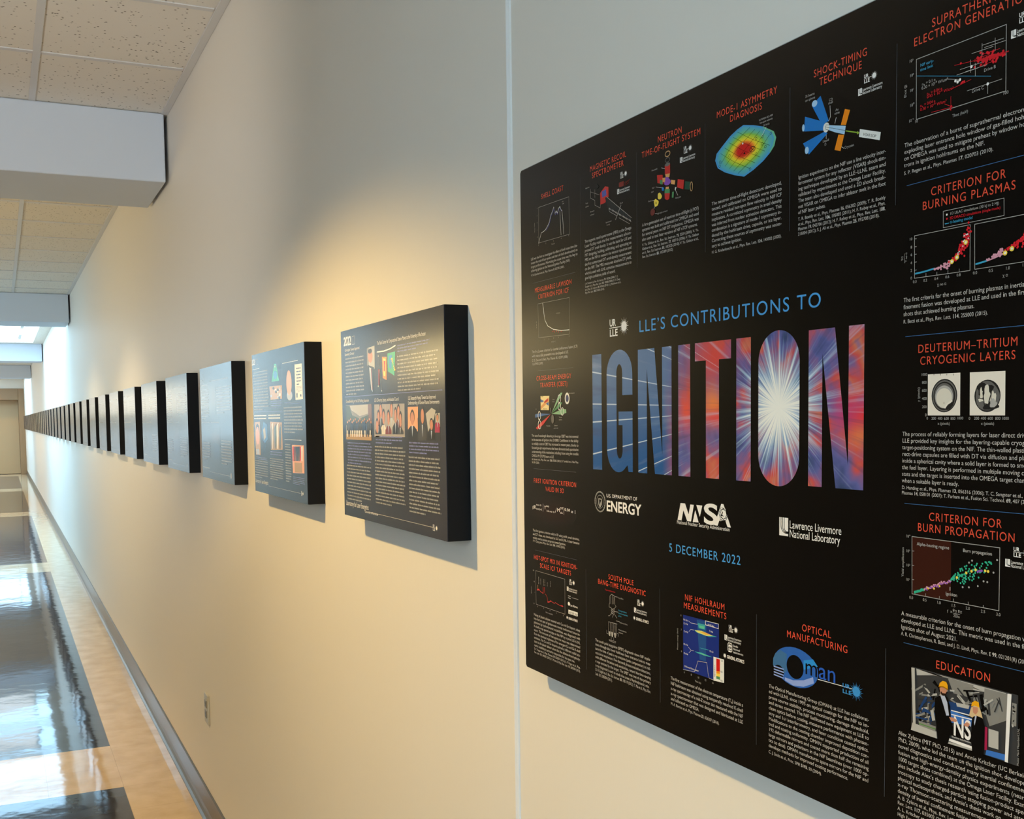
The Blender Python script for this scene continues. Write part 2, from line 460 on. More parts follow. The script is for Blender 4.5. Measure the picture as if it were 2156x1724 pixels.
# ---------------------------------------------------------------- printed matter
INK = {k: lin(v) for k, v in dict(
    white='f2ece6', text='c2bcb6', grey_line='565a62', grey='a9a5a0', pale='e4e2dc', black='0a0a0a', orange='e0513a', blue='4f9fe0', blue_line='3f6a9c',
    cyan='3f9fc4', red='d8242e', pink='d898a8', yellow='f4d352', teal='35b08c', violet='8a4fae', violet2='5a5a9c', brown='3a1a12',
    cream='efe2d2', cream2='e0d6c4', cream3='f0d79a', ink_dark='2a2826', ink_dark2='24272a', ink_mid='6a6662', ink_lt='b4aea6',
    ph_lt='b9b4ac', ph_md='8a867f', ph_dk='3d3c3c', ph_blue='23406e', ph_blue2='3f74c0', ph_red='a8234a', ph_green='5f8a4a', shirt='b8bccb',
    skin='c98a6c', hair_dark='2a1c16', hair_fair='d8b98a', helmet='f0a81c', helmet2='a06a10', beam='1f77c4', beam_lt='a9cdea', amber='f08a1c',
    amber2='e0a060', lime='8fae3c', map0='4f9fcf', map1='5fb89a', map2='8cc24a', map3='d8d83c', map4='f2d43c', map5='f08a2a', map6='d8261c',
    tan='c49a6a', d_red='c8322e', d_red2='c83c3c', d_red3='d01c18', d_green='4f8a5a', d_green2='1f4a3a', d_green3='8ab48c', d_maroon='6a2a26',
    d_blue3='4a6a9c', d_blue4='3c4468', maroon='7a2420', maroon2='7c5c50', glow='24120f', glow1='15100f', glow2='1a1010', glow3='1f1110', st_blue='1c2f7c', st_blue2='23508c', st_cyan='3f9fa8',
    st_green='5fc09a', st_yel='d8d878', st_amb='e8b04a', om_blue='2f62b4', om_lt='8fa4dc', om_gry='3f6c98', om_cy='2f8fd8', om_blue2='2a5cc0',
    om_cy2='3f8fd0', seal='9a9690', lilac='7478ac', g_text='94918d', leaf='4f5a44', soil='b08a52', wallgrey='a49a94', peach='f0a87a').items()}

_heat = [(0.0, '4a9ad0'), (0.22, '5fb6a4'), (0.38, '84c04e'), (0.55, 'd4d838'), (0.68, 'f4d02e'), (0.80, 'f0882a'), (0.90, 'dc3a1e'), (1.0, 'd2201c')]
for i in range(16):
    t = i / 15
    for (a, ca), (b, cb) in zip(_heat, _heat[1:]):
        if a <= t <= b + 1e-9:
            f = (t - a) / (b - a)
            INK['heat%d' % i] = tuple(x + (y - x) * f for x, y in zip(lin(ca), lin(cb)))

def ink_material(name, rough, ior, spec=0.5):
    m = mat(name, (0.5, 0.5, 0.5), rough, spec, ior=ior)
    nt, N, L, b = nodes(m)
    a = N.new('ShaderNodeAttribute'); a.attribute_name = 'ink'
    L.new(a.outputs['Color'], b.inputs['Base Color'])
    return m
P_ROUGH, P_IOR, P_SPEC = 0.26, 1.5, 0.33
S_ROUGH, S_IOR = 0.17, 1.5
INK_POSTER = ink_material('poster_ink', P_ROUGH, P_IOR, P_SPEC)
INK_PANEL = ink_material('panel_ink', S_ROUGH, S_IOR)

_cu = bpy.data.curves.new('type', 'FONT')
_cu.resolution_u = 5
_to = bpy.data.objects.new('type', _cu)
COL.objects.link(_to)
_cache = {}
def _shape(body, bold):
    _cu.body = body
    _cu.offset = 0.022 if bold else 0.0
    bpy.context.view_layer.update()
    dg = bpy.context.evaluated_depsgraph_get()
    me = bpy.data.meshes.new_from_object(_to.evaluated_get(dg))
    v = [(p.co.x, p.co.y) for p in me.vertices]
    f = [list(p.vertices) for p in me.polygons]
    bpy.data.meshes.remove(me)
    return v, f
def glyph(ch, bold=False):
    k = (ch, bold)
    if k not in _cache:
        ref = max(p[0] for p in _shape('II', False)[0])
        adv = max(p[0] for p in _shape('I' + ch + 'I', False)[0]) - ref
        v, f = _shape(ch, bold) if ch != ' ' else ([], [])
        _cache[k] = (v, f, adv)
    return _cache[k]
CAP = max(p[1] for p in _shape('H', False)[0])

class Print:
    """flat ink shapes in the plane of a sheet, millimetres from its lower far corner"""
    def __init__(s, seed=1):
        s.v, s.f, s.c = [], [], []
        s.lay = 0
        s.natural = False
        s.rnd = random.Random(seed)
    def z(s):
        return 0.0001 + s.lay * 0.00001
    def face(s, pts, col):
        n = len(s.v); z = s.z()
        s.v += [(x / 1000.0, y / 1000.0, z) for x, y in pts]
        s.f.append(list(range(n, n + len(pts)))); s.c.append(col)
        s.lay += 0.08
    def ell(s, col, cx, cy, rx, ry, n=28, a=0):
        c_, s_ = math.cos(math.radians(a)), math.sin(math.radians(a))
        P = [(rx * math.cos(2 * PI * i / n), ry * math.sin(2 * PI * i / n)) for i in range(n)]
        s.face([(cx + x * c_ - y * s_, cy + x * s_ + y * c_) for x, y in P], col)
    def ring(s, col, w, cx, cy, rx, ry, a=0, n=28):
        c_, s_ = math.cos(math.radians(a)), math.sin(math.radians(a))
        T = lambda x, y: (cx + x * c_ - y * s_, cy + x * s_ + y * c_)
        for i in range(n):
            p, q = 2 * PI * i / n, 2 * PI * (i + 1) / n
            s.face([T((rx - w / 2) * math.cos(p), (ry - w / 2) * math.sin(p)), T((rx + w / 2) * math.cos(p), (ry + w / 2) * math.sin(p)),
                    T((rx + w / 2) * math.cos(q), (ry + w / 2) * math.sin(q)), T((rx - w / 2) * math.cos(q), (ry - w / 2) * math.sin(q))], col)
    def line(s, col, w, pts):
        for (x0, y0), (x1, y1) in zip(pts, pts[1:]):
            d = math.hypot(x1 - x0, y1 - y0)
            if d < 1e-6: continue
            nx, ny = -(y1 - y0) / d * w / 2, (x1 - x0) / d * w / 2
            ex, ey = (x1 - x0) / d * w * 0.3, (y1 - y0) / d * w * 0.3
            s.face([(x0 - nx - ex, y0 - ny - ey), (x1 - nx + ex, y1 - ny + ey), (x1 + nx + ex, y1 + ny + ey), (x0 + nx - ex, y0 + ny - ey)], col)
    def layout(s, t, sy):
        out, x, bold, sl = [], 0.0, False, False
        for ch in t:
            if ch == '*':
                bold = not bold; continue
            v, f, adv = glyph(ch, bold)
            out.append((x, v, f)); x += adv * sy
        return out, x
    def text(s, t, col, u, v, cap, u1=None, bold=False, rot=0, track=0.0):
        sy = cap / CAP
        if bold: t = '*' + t
        gl, w = s.layout(t, sy)
        n = len(gl)
        w += track * (n - 1)
        k = (u1 - u) / w if u1 else 1.0
        c_, s_ = math.cos(math.radians(rot)), math.sin(math.radians(rot))
        z = s.z()
        for i, (x, gv, gf) in enumerate(gl):
            b0 = len(s.v)
            for px, py in gv:
                X, Y = (x + track * i + px * sy) * k, py * sy
                s.v.append(((u + X * c_ - Y * s_) / 1000.0, (v + X * s_ + Y * c_) / 1000.0, z))
            for q in gf:
                s.f.append([b0 + j for j in q]); s.c.append(col)
    def block(s, col, u0, u1, v0, pitch, lines):
        cap = pitch * 0.62
        ws = [s.layout(l, cap / CAP)[1] for l in lines]
        kmed = (u1 - u0) / max(ws)
        if s.natural: kmed = min(kmed, Print.set_width)     # citations keep the width of the text above them
        else: Print.set_width = kmed
        for i, l in enumerate(lines):
            full = ws[i] * kmed > 0.85 * (u1 - u0) and i < len(lines) - 1
            end = u1 if full else u0 + ws[i] * kmed
            s.text(l, col, u0, v0 - pitch * i, cap, end)
    def greek(s, col, u0, u1, v0, pitch, n):
        h = min(pitch * 0.36, 3.6)
        for i in range(n):
            y = v0 - pitch * i; x = u0
            end = u1 if i < n - 1 or n < 3 else u0 + (u1 - u0) * 0.6
            end -= s.rnd.random() * (u1 - u0) * 0.08
            while x < end:
                w = min(s.rnd.uniform(5, 24), end - x)
                s.face([(x, y), (x + w, y), (x + w, y + h), (x, y + h)], col)
                if s.rnd.random() < 0.6:
                    xa = x + w * s.rnd.random() * 0.7
                    s.face([(xa, y + h), (xa + 1.4, y + h), (xa + 1.4, y + h * 1.5), (xa, y + h * 1.5)], col)
                x += w + 1.8
    def star(s, col, u, v, r, ax=1.0):
        s.ell(col, u, v, r * 0.5, r * 0.5)
        for i in range(24):
            a = 2 * PI * i / 24; R = r if i % 2 == 0 else r * 0.78
            s.face([(u + r * 0.4 * math.cos(a - 0.1), v + r * 0.4 * math.sin(a - 0.1)), (u + R * math.cos(a), v + R * math.sin(a)), (u + r * 0.4 * math.cos(a + 0.1), v + r * 0.4 * math.sin(a + 0.1))], col)
    def lab_star(s, u, v, h, col='white'):
        c = INK[col]
        s.text('UR', c, u, v + h * 0.60, h * 0.40, u + h * 0.70, True)
        s.text('LLE', c, u, v, h * 0.40, u + h * 0.92, True)
        s.line(c, h * 0.045, [(u, v + h * 0.5), (u + h * 1.35, v + h * 0.5)])
        s.star(c, u + h * 1.62, v + h * 0.5, h * 0.56)
    def lab_block(s, u, v, h):
        c, k = INK['white'], INK['black']
        s.face([(u, v), (u + h * 0.72, v), (u + h * 0.72, v + h), (u, v + h)], c)
        s.lay += 1
        for q in (0.14, 0.27, 0.40):
            pts = [(u + h * q, v + h * 1.01), (u + h * q, v + h * (0.62 - q * 0.4))]
            for i in range(1, 7):
                a = PI + i * PI / 12
                rr = h * (0.52 - q * 0.75)
                pts.append((u + h * q + rr + rr * math.cos(a), v + h * (0.62 - q * 0.4) + rr * math.sin(a)))
            pts.append((u + h * 0.73, pts[-1][1]))
            s.line(k, h * 0.045, pts)
        s.text('Lawrence Livermore', c, u + h * 0.82, v + h * 0.46, h * 0.42, u + h * 4.75)
        s.text('National Laboratory', c, u + h * 0.82, v - h * 0.03, h * 0.42, u + h * 4.65)
    def put(s, it):
        k = it[0]
        P = lambda a: list(zip(a[0::2], a[1::2]))
        C = INK.get(it[1]) if isinstance(it[1], str) else None
        if k == 'p': s.face(P(it[2]), C)
        elif k == 'l': s.line(C, it[2], P(it[3]))
        elif k == 'e': s.ell(C, *it[2:6])
        elif k == 'o': s.ring(C, it[2], *it[3:7])
        elif k == 'r': s.ring(C, it[2], it[3], it[4], it[5], it[6], it[7])
        elif k == 'd':
            for x, y in P(it[3]): s.ell(C, x, y, it[2], it[2], 8)
        elif k == 't':
            s.text(it[1], INK[it[2]], it[3], it[5], it[6], it[4], track=it[6] * 0.12)
        elif k in 'TB': s.text(it[1], INK[it[2]], it[3], it[4], it[6], it[5], k == 'B')
        elif k == 's': s.text(it[1], INK[it[2]], it[3], it[4], it[5], None, False, it[6])
        elif k == 'b': s.block(C, *it[2:7])
        elif k == 'g': s.greek(C, *it[2:7])
        elif k == '*': s.star(C, it[2], it[3], it[4])
        elif k == 'U': s.lab_star(it[1], it[2], it[3])
        elif k == 'L': s.lab_block(it[1], it[2], it[3])
        elif k == 'G':
            s.star(INK['white'], it[1] + it[3] * 0.5, it[2] + it[3] * 0.35, it[3] * 0.6)
            s.text('GENERAL ATOMICS', INK['white'], it[1] + it[3] * 1.2, it[2], it[3] * 0.62, it[1] + it[3] * 6.4, True)
        elif k == 'R':
            u, v, h = it[1:4]
            s.face([(u, v + h * .15), (u + h * .15, v), (u + h * .6, v), (u + h * .75, v + h * .15), (u + h * .75, v + h * .85), (u + h * .6, v + h), (u + h * .15, v + h), (u, v + h * .85)], INK['white'])
            s.lay += 1
            s.face([(u + h * .1, v + h * .1), (u + h * .65, v + h * .1), (u + h * .65, v + h * .9), (u + h * .1, v + h * .9)], INK['black'])
            s.lay += 1
            s.line(INK['white'], h * .13, [(u + h * .375, v + h * .1), (u + h * .375, v + h * .78)])
            s.line(INK['white'], h * .1, [(u + h * .18, v + h * .6), (u + h * .375, v + h * .8), (u + h * .57, v + h * .6)])
            s.line(INK['white'], h * .1, [(u + h * .2, v + h * .3), (u + h * .55, v + h * .3)])
            for i, t in enumerate(('Sandia', 'National', 'Laboratories')):
                s.text(t, INK['white'], u + h * .9, v + h * (.68 - .33 * i), h * .22)
        s.lay += 1
    def build(s, name, m, parent):
        me = bpy.data.meshes.new(name)
        me.from_pydata(s.v, [], s.f)
        me.materials.append(m)
        at = me.color_attributes.new('ink', 'FLOAT_COLOR', 'CORNER')
        cols = []
        for p, c in zip(me.polygons, s.c):
            cols += [c[0], c[1], c[2], 1.0] * p.loop_total
        at.data.foreach_set('color', cols)
        me.update()
        o = bpy.data.objects.new(name, me)
        COL.objects.link(o)
        o.parent = parent
        return o

def print_parts(data, m, parent, seed=1):
    for i, (name, items) in enumerate(data):
        p = Print(seed + i)
        p.natural = name == 'citation'
        for it in items:
            p.put(it)
        p.build(name, m, parent)
# what is printed on the poster: [part, [shapes]]; millimetres from the poster's lower far corner
PRINT = [
["heading", [["t","SUPRATHERMAL","orange",700.0,768.6,638.7,6.3],
  ["t","ELECTRON GENERATION","orange",682.5,786.1,629.8,6.3]]],
["chart", [["l","grey",0.5,[685.4,619.4,766.1,619.0,766.5,573.1,686.0,573.8,685.4,619.4]],
  ["l","cyan",0.35,[686.1,606.7,753.7,587.0]],
  ["d","red",1.0,[745.3,602.7,755.7,604.0,751.1,604.2,758.1,599.6,759.5,600.8,754.2,600.7,747.9,600.3,744.9,601.3,755.9,600.0,749.8,596.7,752.3,601.3,752.9,601.2,749.8,601.1,763.2,599.7,753.0,599.1,763.1,600.1,748.6,596.3,743.7,601.4,755.8,596.2,746.6,604.8,755.7,601.0,749.8,599.7,753.3,599.8,749.6,598.3,760.3,599.8,749.5,599.2,754.6,601.9,749.5,598.7,751.5,600.9,753.2,600.3,751.9,603.6,761.7,599.4,747.1,598.9,753.7,600.2,757.9,596.2,755.1,597.5,763.9,601.4,749.1,599.2,742.3,601.3,759.2,598.2,755.2,603.4,765.0,598.7,756.3,599.2,742.2,603.4,745.2,597.4,747.3,601.0,750.6,599.4,754.8,599.7,744.8,606.1,752.9,599.8,758.8,600.1,748.6,599.8,743.2,602.6,746.3,600.2,763.6,598.4,758.4,599.6,753.6,601.0,750.4,604.6,745.2,602.9,756.7,598.9,758.4,597.3,750.3,598.6,762.8,599.7,758.0,600.3,742.9,600.6,747.4,600.4,749.4,599.9,739.9,597.4,759.5,600.5,746.9,600.6]],
  ["d","red",0.9,[727.5,603.8,729.2,589.8,730.7,589.8,728.2,589.2,719.2,575.0,718.7,573.1]],
  ["l","red",0.3,[739.6,602.9,751.0,602.7]],
  ["l","red",0.3,[750.1,604.2,761.2,604.0]],
  ["l","red",0.3,[745.5,604.4,756.7,604.2]],
  ["l","red",0.3,[752.6,599.8,763.6,599.6]],
  ["l","red",0.3,[754.0,600.9,765.0,600.7]],
  ["l","red",0.3,[748.6,600.9,759.7,600.7]],
  ["l","red",0.3,[742.2,600.5,753.5,600.3]],
  ["l","red",0.3,[739.2,601.5,750.5,601.3]],
  ["l","red",0.3,[750.3,600.2,761.4,600.0]],
  ["l","red",0.3,[744.1,596.9,755.4,596.7]],
  ["l","red",0.3,[746.7,601.5,757.9,601.3]],
  ["l","red",0.3,[747.3,601.3,758.4,601.2]],
  ["l","red",0.3,[744.2,601.2,755.4,601.0]],
  ["l","red",0.3,[757.7,599.8,768.6,599.6]],
  ["l","red",0.3,[747.4,599.3,758.6,599.1]],
  ["l","red",0.3,[757.7,600.2,768.5,600.1]],
  ["l","grey",0.35,[746.2,610.9,764.2,610.1]],
  ["l","grey",0.35,[737.2,607.8,755.6,607.1]],
  ["l","grey",0.35,[748.1,608.7,766.1,608.0]],
  ["l","grey",0.35,[727.1,599.4,745.9,598.9]],
  ["l","grey",0.35,[732.0,596.4,750.7,595.9]],
  ["l","grey",0.35,[724.2,596.3,743.1,595.9]],
  ["l","grey",0.35,[757.3,612.5,757.5,603.6]],
  ["l","grey",0.35,[746.2,612.2,746.3,603.2]],
  ["l","grey",0.35,[740.5,599.9,740.7,590.9]],
  ["l","grey",0.35,[736.3,603.6,736.5,594.5]],
  ["l","red",0.3,[722.0,603.9,763.5,599.5]],
  ["l","red",0.3,[719.3,587.4,737.0,589.4]],
  ["l","red",0.3,[719.1,582.3,719.3,571.8]],
  ["l","red",0.3,[701.0,575.3,721.5,574.0]],
  ["l","red",0.3,[713.4,578.2,718.5,575.4]],
  ["l","grey",0.35,[733.8,582.2,763.4,582.2]],
  ["l","grey",0.4,[751.6,582.3,751.7,575.3]],
  ["l","grey",0.3,[714.6,596.2,727.2,592.2]],
  ["d","white",1.1,[723.2,592.3,725.2,591.0,727.2,592.0,751.6,582.1,737.3,598.5]],
  ["s","NIF early-","cyan",689.8,612.4,2.2,0],
  ["s","time limit","cyan",689.8,608.9,2.2,0],
  ["s","nₑ = 0.1 n","grey",691.6,597.8,2.2,0],
  ["s","0.30 × 10¹⁵ W/cm²","grey",691.3,594.8,2.2,0],
  ["s","Drive B","grey",748.2,591.4,2.2,0],
  ["s","Drive C","grey",738.0,579.5,2.2,0],
  ["s","nₑ = 0.04 n","red",696.5,589.3,2.2,0],
  ["s","0.43 × 10¹⁵ W/cm²","red",696.6,586.8,2.2,0],
  ["s","nₑ = 0.04 n","red",690.2,581.9,2.2,0],
  ["s","0.30 × 10¹⁵ W/cm²","red",690.3,578.9,2.2,0],
  ["s","10³","grey",678.8,618.5,2.2,0],
  ["s","10²","grey",679.5,607.4,2.2,0],
  ["s","10¹","grey",679.7,596.0,2.2,0],
  ["s","10⁰","grey",679.9,584.6,2.2,0],
  ["s","10⁻¹","grey",678.9,573.0,2.2,0],
  ["s","10","grey",685.0,571.1,2.2,0],
  ["s","100","grey",764.5,570.6,2.2,0],
  ["s","Thot (keV)","grey",720.7,566.3,2.2,0],
  ["s","Ehot (J)","grey",676.4,593.1,2.2,90]]],
["paragraph", [["b","text",674.2,795.0,555.1,5.12,["The observation of a burst of suprathermal electrons from","exploding laser entrance hole window of gas-filled hohlraums","on OMEGA was used to mitigate preheat by window hot elec-","trons in ignition hohlraums on the NIF."]]]],
["citation", [["b","text",674.2,795.0,533.8,4.35,["S. P. Regan et al., Phys. Plasmas *17*, 020703 (2010)."]]]],
["divider", [["l","blue_line",0.42,[677.4,525.1,795.0,525.1]]]],
["heading", [["t","CRITERION FOR","orange",700.9,767.7,512.7,6.3],
  ["t","BURNING PLASMAS","orange",692.8,776.0,503.2,6.3]]],
["chart", [["l","grey",0.4,[713.1,498.9,766.5,498.6,766.8,486.4,713.3,486.6,713.1,498.9]],
  ["d","white",0.8,[716.5,495.8]],
  ["d","red",0.8,[716.6,492.7]],
  ["l","cyan",0.6,[715.0,489.2,718.4,489.2]],
  ["s","1D LILAC simulations (30 kJ to 2 MJ)","grey",719.3,495.1,1.95,0],
  ["s","2D DRACO simulations (single mode)","red",719.1,491.7,1.95,0],
  ["s","α-heating model","cyan",719.4,488.7,2.1,0],
  ["l","grey",0.45,[685.6,484.9,737.9,484.8,738.3,451.4,686.1,452.1,685.6,484.9]],
  ["l","grey",0.45,[782.9,484.3,741.9,484.4,742.5,451.7,783.5,451.6]],
  ["l","grey",0.4,[697.4,452.1,697.4,454.5]],
  ["l","grey",0.4,[707.9,451.8,707.9,454.2]],
  ["l","grey",0.4,[718.3,451.7,718.3,454.0]],
  ["l","grey",0.4,[728.7,451.5,728.7,453.8]],
  ["l","grey",0.4,[685.8,482.5,687.7,482.4]],
  ["l","grey",0.4,[685.9,476.4,687.8,476.3]],
  ["l","grey",0.4,[686.0,470.5,687.9,470.5]],
  ["l","grey",0.4,[686.1,464.5,688.0,464.5]],
  ["l","grey",0.4,[686.2,458.3,688.1,458.3]],
  ["l","cyan",1.3,[687.1,455.5,695.5,456.0,705.6,457.1]],
  ["l","pink",1.0,[705.1,456.7,712.6,457.5,721.3,459.9]],
  ["d","pink",0.8,[709.3,456.4,719.6,457.2,718.9,461.0,718.6,457.2,712.3,457.7,718.0,455.5,717.7,458.6,716.6,456.5,715.8,459.6,719.1,457.2,718.9,459.9,720.2,460.8,721.5,460.2,716.8,456.3,720.1,459.2,718.5,459.6,718.7,460.0,714.5,459.4,717.6,458.8,710.4,457.1,711.8,458.5,707.7,456.9,708.6,456.7,711.4,457.3,715.2,457.2,717.2,455.7,705.6,456.5,715.5,456.7,714.9,457.6,709.2,457.3,717.7,458.9,715.2,459.4,714.7,456.9,717.8,459.1,716.9,456.3,706.3,456.4,717.8,457.0,720.0,458.2,711.9,455.8,715.3,458.4]],
  ["d","red",0.85,[733.3,462.8,731.3,469.4,736.5,480.0,732.9,467.2,731.0,464.8,737.1,476.4,730.6,467.6,728.4,464.6,737.1,474.0,730.8,473.6,736.3,470.7,728.4,467.4,728.1,467.4,730.1,471.5,723.6,460.5,737.6,482.2,722.8,460.9,732.6,476.9,732.7,471.8,731.1,470.0,729.4,467.5,735.4,481.5,729.4,471.3,725.1,463.6,731.8,469.1,733.3,473.5,728.9,468.5,735.7,472.7,738.9,479.7,724.4,461.9,735.4,475.0,725.7,460.5,725.7,464.9,726.6,464.4,725.4,462.6,722.7,462.6,737.1,474.4,728.5,468.9,736.7,478.1,735.4,470.0,733.3,472.8,733.5,468.6,728.5,468.4,726.4,462.1,735.7,469.5,735.4,470.7,726.3,461.3,729.1,467.1,729.7,467.8,735.3,474.2,736.7,482.4,727.4,463.2,736.8,472.2,730.3,465.6,732.9,470.1,727.0,465.2,733.8,473.6,731.1,473.5,734.5,474.3,723.6,460.9,734.7,477.6,719.2,460.2,732.5,471.4,725.8,462.1,728.8,464.9,726.7,462.6,726.7,462.9,734.3,468.6,731.8,469.5,731.7,472.8,725.4,464.1,734.1,476.3,728.4,464.5,722.6,460.9,729.9,465.4,728.8,470.0,727.0,461.7,736.2,483.1,737.6,479.7,735.1,475.5,734.0,471.7,730.4,467.2,734.1,478.2,724.2,461.4,731.5,467.8,730.8,468.1,724.3,461.2,731.2,468.8,724.9,461.9,733.8,473.4,736.2,476.8,731.2,471.3,729.2,471.5,736.3,474.2,735.9,474.9,731.1,464.7,735.6,474.9,725.0,461.9,730.5,470.4,724.3,462.1,727.4,463.1,724.6,462.3,732.9,478.8,734.0,478.4,731.9,473.4,736.7,486.5,729.1,468.1,726.8,462.9,728.3,467.7,724.6,463.0]],
  ["d","white",0.6,[727.0,463.6,733.2,474.2,734.6,471.3,731.9,470.1,734.7,478.1,727.6,465.7,733.3,473.7,736.6,475.1,736.0,478.2,732.9,477.5,734.8,473.7,728.7,466.6,727.5,464.4,732.2,473.5]],
  ["d","yellow",1.9,[722.1,460.1,726.7,462.6,734.4,472.5]],
  ["d","white",0.9,[722.1,460.1,726.7,462.6,734.4,472.5]],
  ["l","cyan",1.3,[743.7,455.3,748.5,455.8,753.9,456.6]],
  ["l","pink",1.0,[753.4,456.4,760.1,457.7,767.0,459.5]],
  ["d","pink",0.8,[761.1,458.8,758.1,458.8,764.9,459.5,759.7,458.9,765.5,461.6,757.6,458.7,755.0,457.6,764.7,460.8,765.1,459.1,765.5,462.4,761.2,459.2,763.3,459.1,760.3,459.0,760.5,459.2,761.6,459.5,766.2,462.8,762.8,460.7,763.1,461.1,759.7,458.8,760.2,459.9,764.3,458.1,759.5,459.2,764.5,463.0,765.9,463.1,764.6,461.0,762.6,460.2,766.5,461.5,753.3,457.3,764.4,461.5,763.4,459.8,763.8,460.9,761.0,459.6,759.9,458.2,766.4,459.4,765.0,460.2,763.2,461.6,764.4,459.9,762.8,460.2,759.0,460.0,758.3,458.5]],
  ["d","red",0.85,[785.7,469.1,776.2,465.8,788.4,470.1,785.3,472.2,781.2,467.9,792.7,465.8,790.8,470.1,777.4,464.2,775.5,464.6,789.5,475.1,789.9,476.8,791.5,477.5,774.2,463.3,777.0,463.8,788.3,470.2,782.0,467.4,774.0,464.4,786.5,469.2,793.9,468.3,789.0,468.0,783.7,464.6,792.0,469.0,784.3,471.5,786.2,466.1,791.0,470.5,783.2,463.8,772.7,462.8,785.2,467.5,782.6,466.9,781.6,466.5,789.7,469.3,778.2,465.0,785.6,467.1,792.5,470.0,773.0,461.3,788.2,469.2,782.5,468.8,787.5,470.3,787.6,468.5,788.7,466.8,791.4,471.6,793.5,478.6,775.8,465.3,793.7,471.2,783.0,464.6,779.6,466.4,776.1,464.3,783.3,468.8,778.7,464.2,792.7,472.2,779.9,466.6,770.8,461.8,779.3,467.0,790.5,466.7,793.1,472.6,773.8,464.4,780.9,466.2,793.3,466.7,778.0,466.3,774.0,463.9,768.6,461.9,783.8,470.4,771.7,462.8,782.2,466.3,779.1,465.2,791.9,468.0,790.5,471.7,793.4,469.3,793.3,469.1,788.6,470.1,792.3,466.9,791.4,467.9,784.2,468.3,784.1,466.8,782.5,462.2,779.0,462.7,789.4,464.1,786.5,466.4,778.6,462.2,783.8,467.8,776.5,463.3,786.2,468.0,789.4,470.1,770.6,462.7,788.2,472.0,778.4,465.2,772.1,463.2,771.4,462.9,791.9,471.8,787.8,469.9]],
  ["d","yellow",1.9,[768.6,459.8,774.1,462.0]],
  ["d","white",0.9,[768.6,459.8,774.1,462.0]],
  ["s","10","grey",680.9,481.8,2.1,0],
  ["s","8","grey",682.3,475.5,2.1,0],
  ["s","6","grey",682.4,469.6,2.1,0],
  ["s","4","grey",682.4,463.3,2.1,0],
  ["s","2","grey",682.5,457.4,2.1,0],
  ["s","0","grey",682.6,451.5,2.1,0],
  ["s","0.0","grey",685.1,448.3,2.1,0],
  ["s","0.2","grey",695.4,448.1,2.1,0],
  ["s","0.4","grey",706.0,448.1,2.1,0],
  ["s","0.6","grey",716.4,448.2,2.1,0],
  ["s","0.8","grey",726.8,448.3,2.1,0],
  ["s","0.0","grey",741.5,448.0,2.1,0],
  ["s","0.5","grey",755.1,447.9,2.1,0],
  ["s","1.0","grey",769.2,447.8,2.1,0],
  ["s","1.5","grey",782.6,448.3,2.1,0],
  ["s","χ no α","grey",708.8,443.4,2.1,0],
  ["s","χ α","grey",766.9,443.0,2.1,0],
  ["s","Yα","grey",675.0,467.1,2.0,90],
  ["l","grey",0.3,[676.5,472.5,676.4,465.1]],
  ["s","Y no α","grey",679.0,465.6,1.8,90]]],
["paragraph", [["b","text",675.2,795.0,434.5,5.46,["The first criteria for the onset of burning plasmas in inertial con-","finement fusion was developed at LLE and used in the first NIF","shots that achieved burning plasmas."]]]],
["citation", [["b","text",675.2,795.0,417.8,4.64,["R. Betti et al., Phys. Rev. Lett. *114*, 255003 (2015)."]]]],
["divider", [["l","blue_line",0.42,[677.6,407.4,795.0,407.4]]]],
["heading", [["t","DEUTERIUM–TRITIUM","orange",690.1,780.1,393.8,6.3],
  ["t","CRYOGENIC LAYERS","orange",692.3,778.3,384.4,6.3]]],
["picture", [["p","cream",[700.4,376.7,730.9,376.8,731.2,344.8,700.7,345.0]],
  ["e","ink_dark",716.3,360.0,12.1,12.7],
  ["e","ink_mid",716.3,359.9,11.2,11.8],
  ["e","ink_dark",716.3,359.8,10.2,10.8],
  ["e","ink_mid",716.1,359.8,9.2,9.7],
  ["e","ink_lt",716.1,359.2,8.4,8.5],
  ["e","cream2",716.1,358.1,7.4,7.6],
  ["p","ink_dark",[717.4,350.3,719.8,353.0,724.0,355.2,726.0,355.7,724.5,352.2,721.7,349.5,718.9,348.9]],
  ["l","cream",1.2,[717.1,350.7,719.3,353.5,723.5,356.0]],
  ["l","black",0.3,[716.2,355.0,716.2,353.6]],
  ["l","black",0.35,[706.3,376.9,706.3,375.9]],
  ["l","black",0.35,[712.5,376.6,712.5,375.6]],
  ["l","black",0.35,[718.6,376.4,718.6,375.4]],
  ["l","black",0.35,[724.8,376.1,724.8,375.1]],
  ["s","1000","grey",693.7,375.7,2.1,0],
  ["s","800","grey",694.8,369.6,2.1,0],
  ["s","600","grey",694.9,363.4,2.1,0],
  ["s","400","grey",695.0,357.1,2.1,0],
  ["s","200","grey",695.1,350.7,2.1,0],
  ["s","0","grey",698.2,344.4,2.1,0],
  ["s","0","grey",699.7,341.8,2.1,0],
  ["s","200","grey",704.4,341.7,2.1,0],
  ["s","400","grey",710.5,341.7,2.1,0],
  ["s","600","grey",716.5,341.6,2.1,0],
  ["s","800","grey",722.6,341.6,2.1,0],
  ["s","1000","grey",728.3,341.8,2.1,0],
  ["s","x (pixels)","grey",710.7,337.8,2.1,0],
  ["s","y (pixels)","grey",692.7,355.8,2.1,90]]],
["picture", [["p","cream",[739.5,376.6,770.1,376.4,770.4,344.6,739.9,344.8]],
  ["e","ink_dark",755.1,358.9,11.3,11.8],
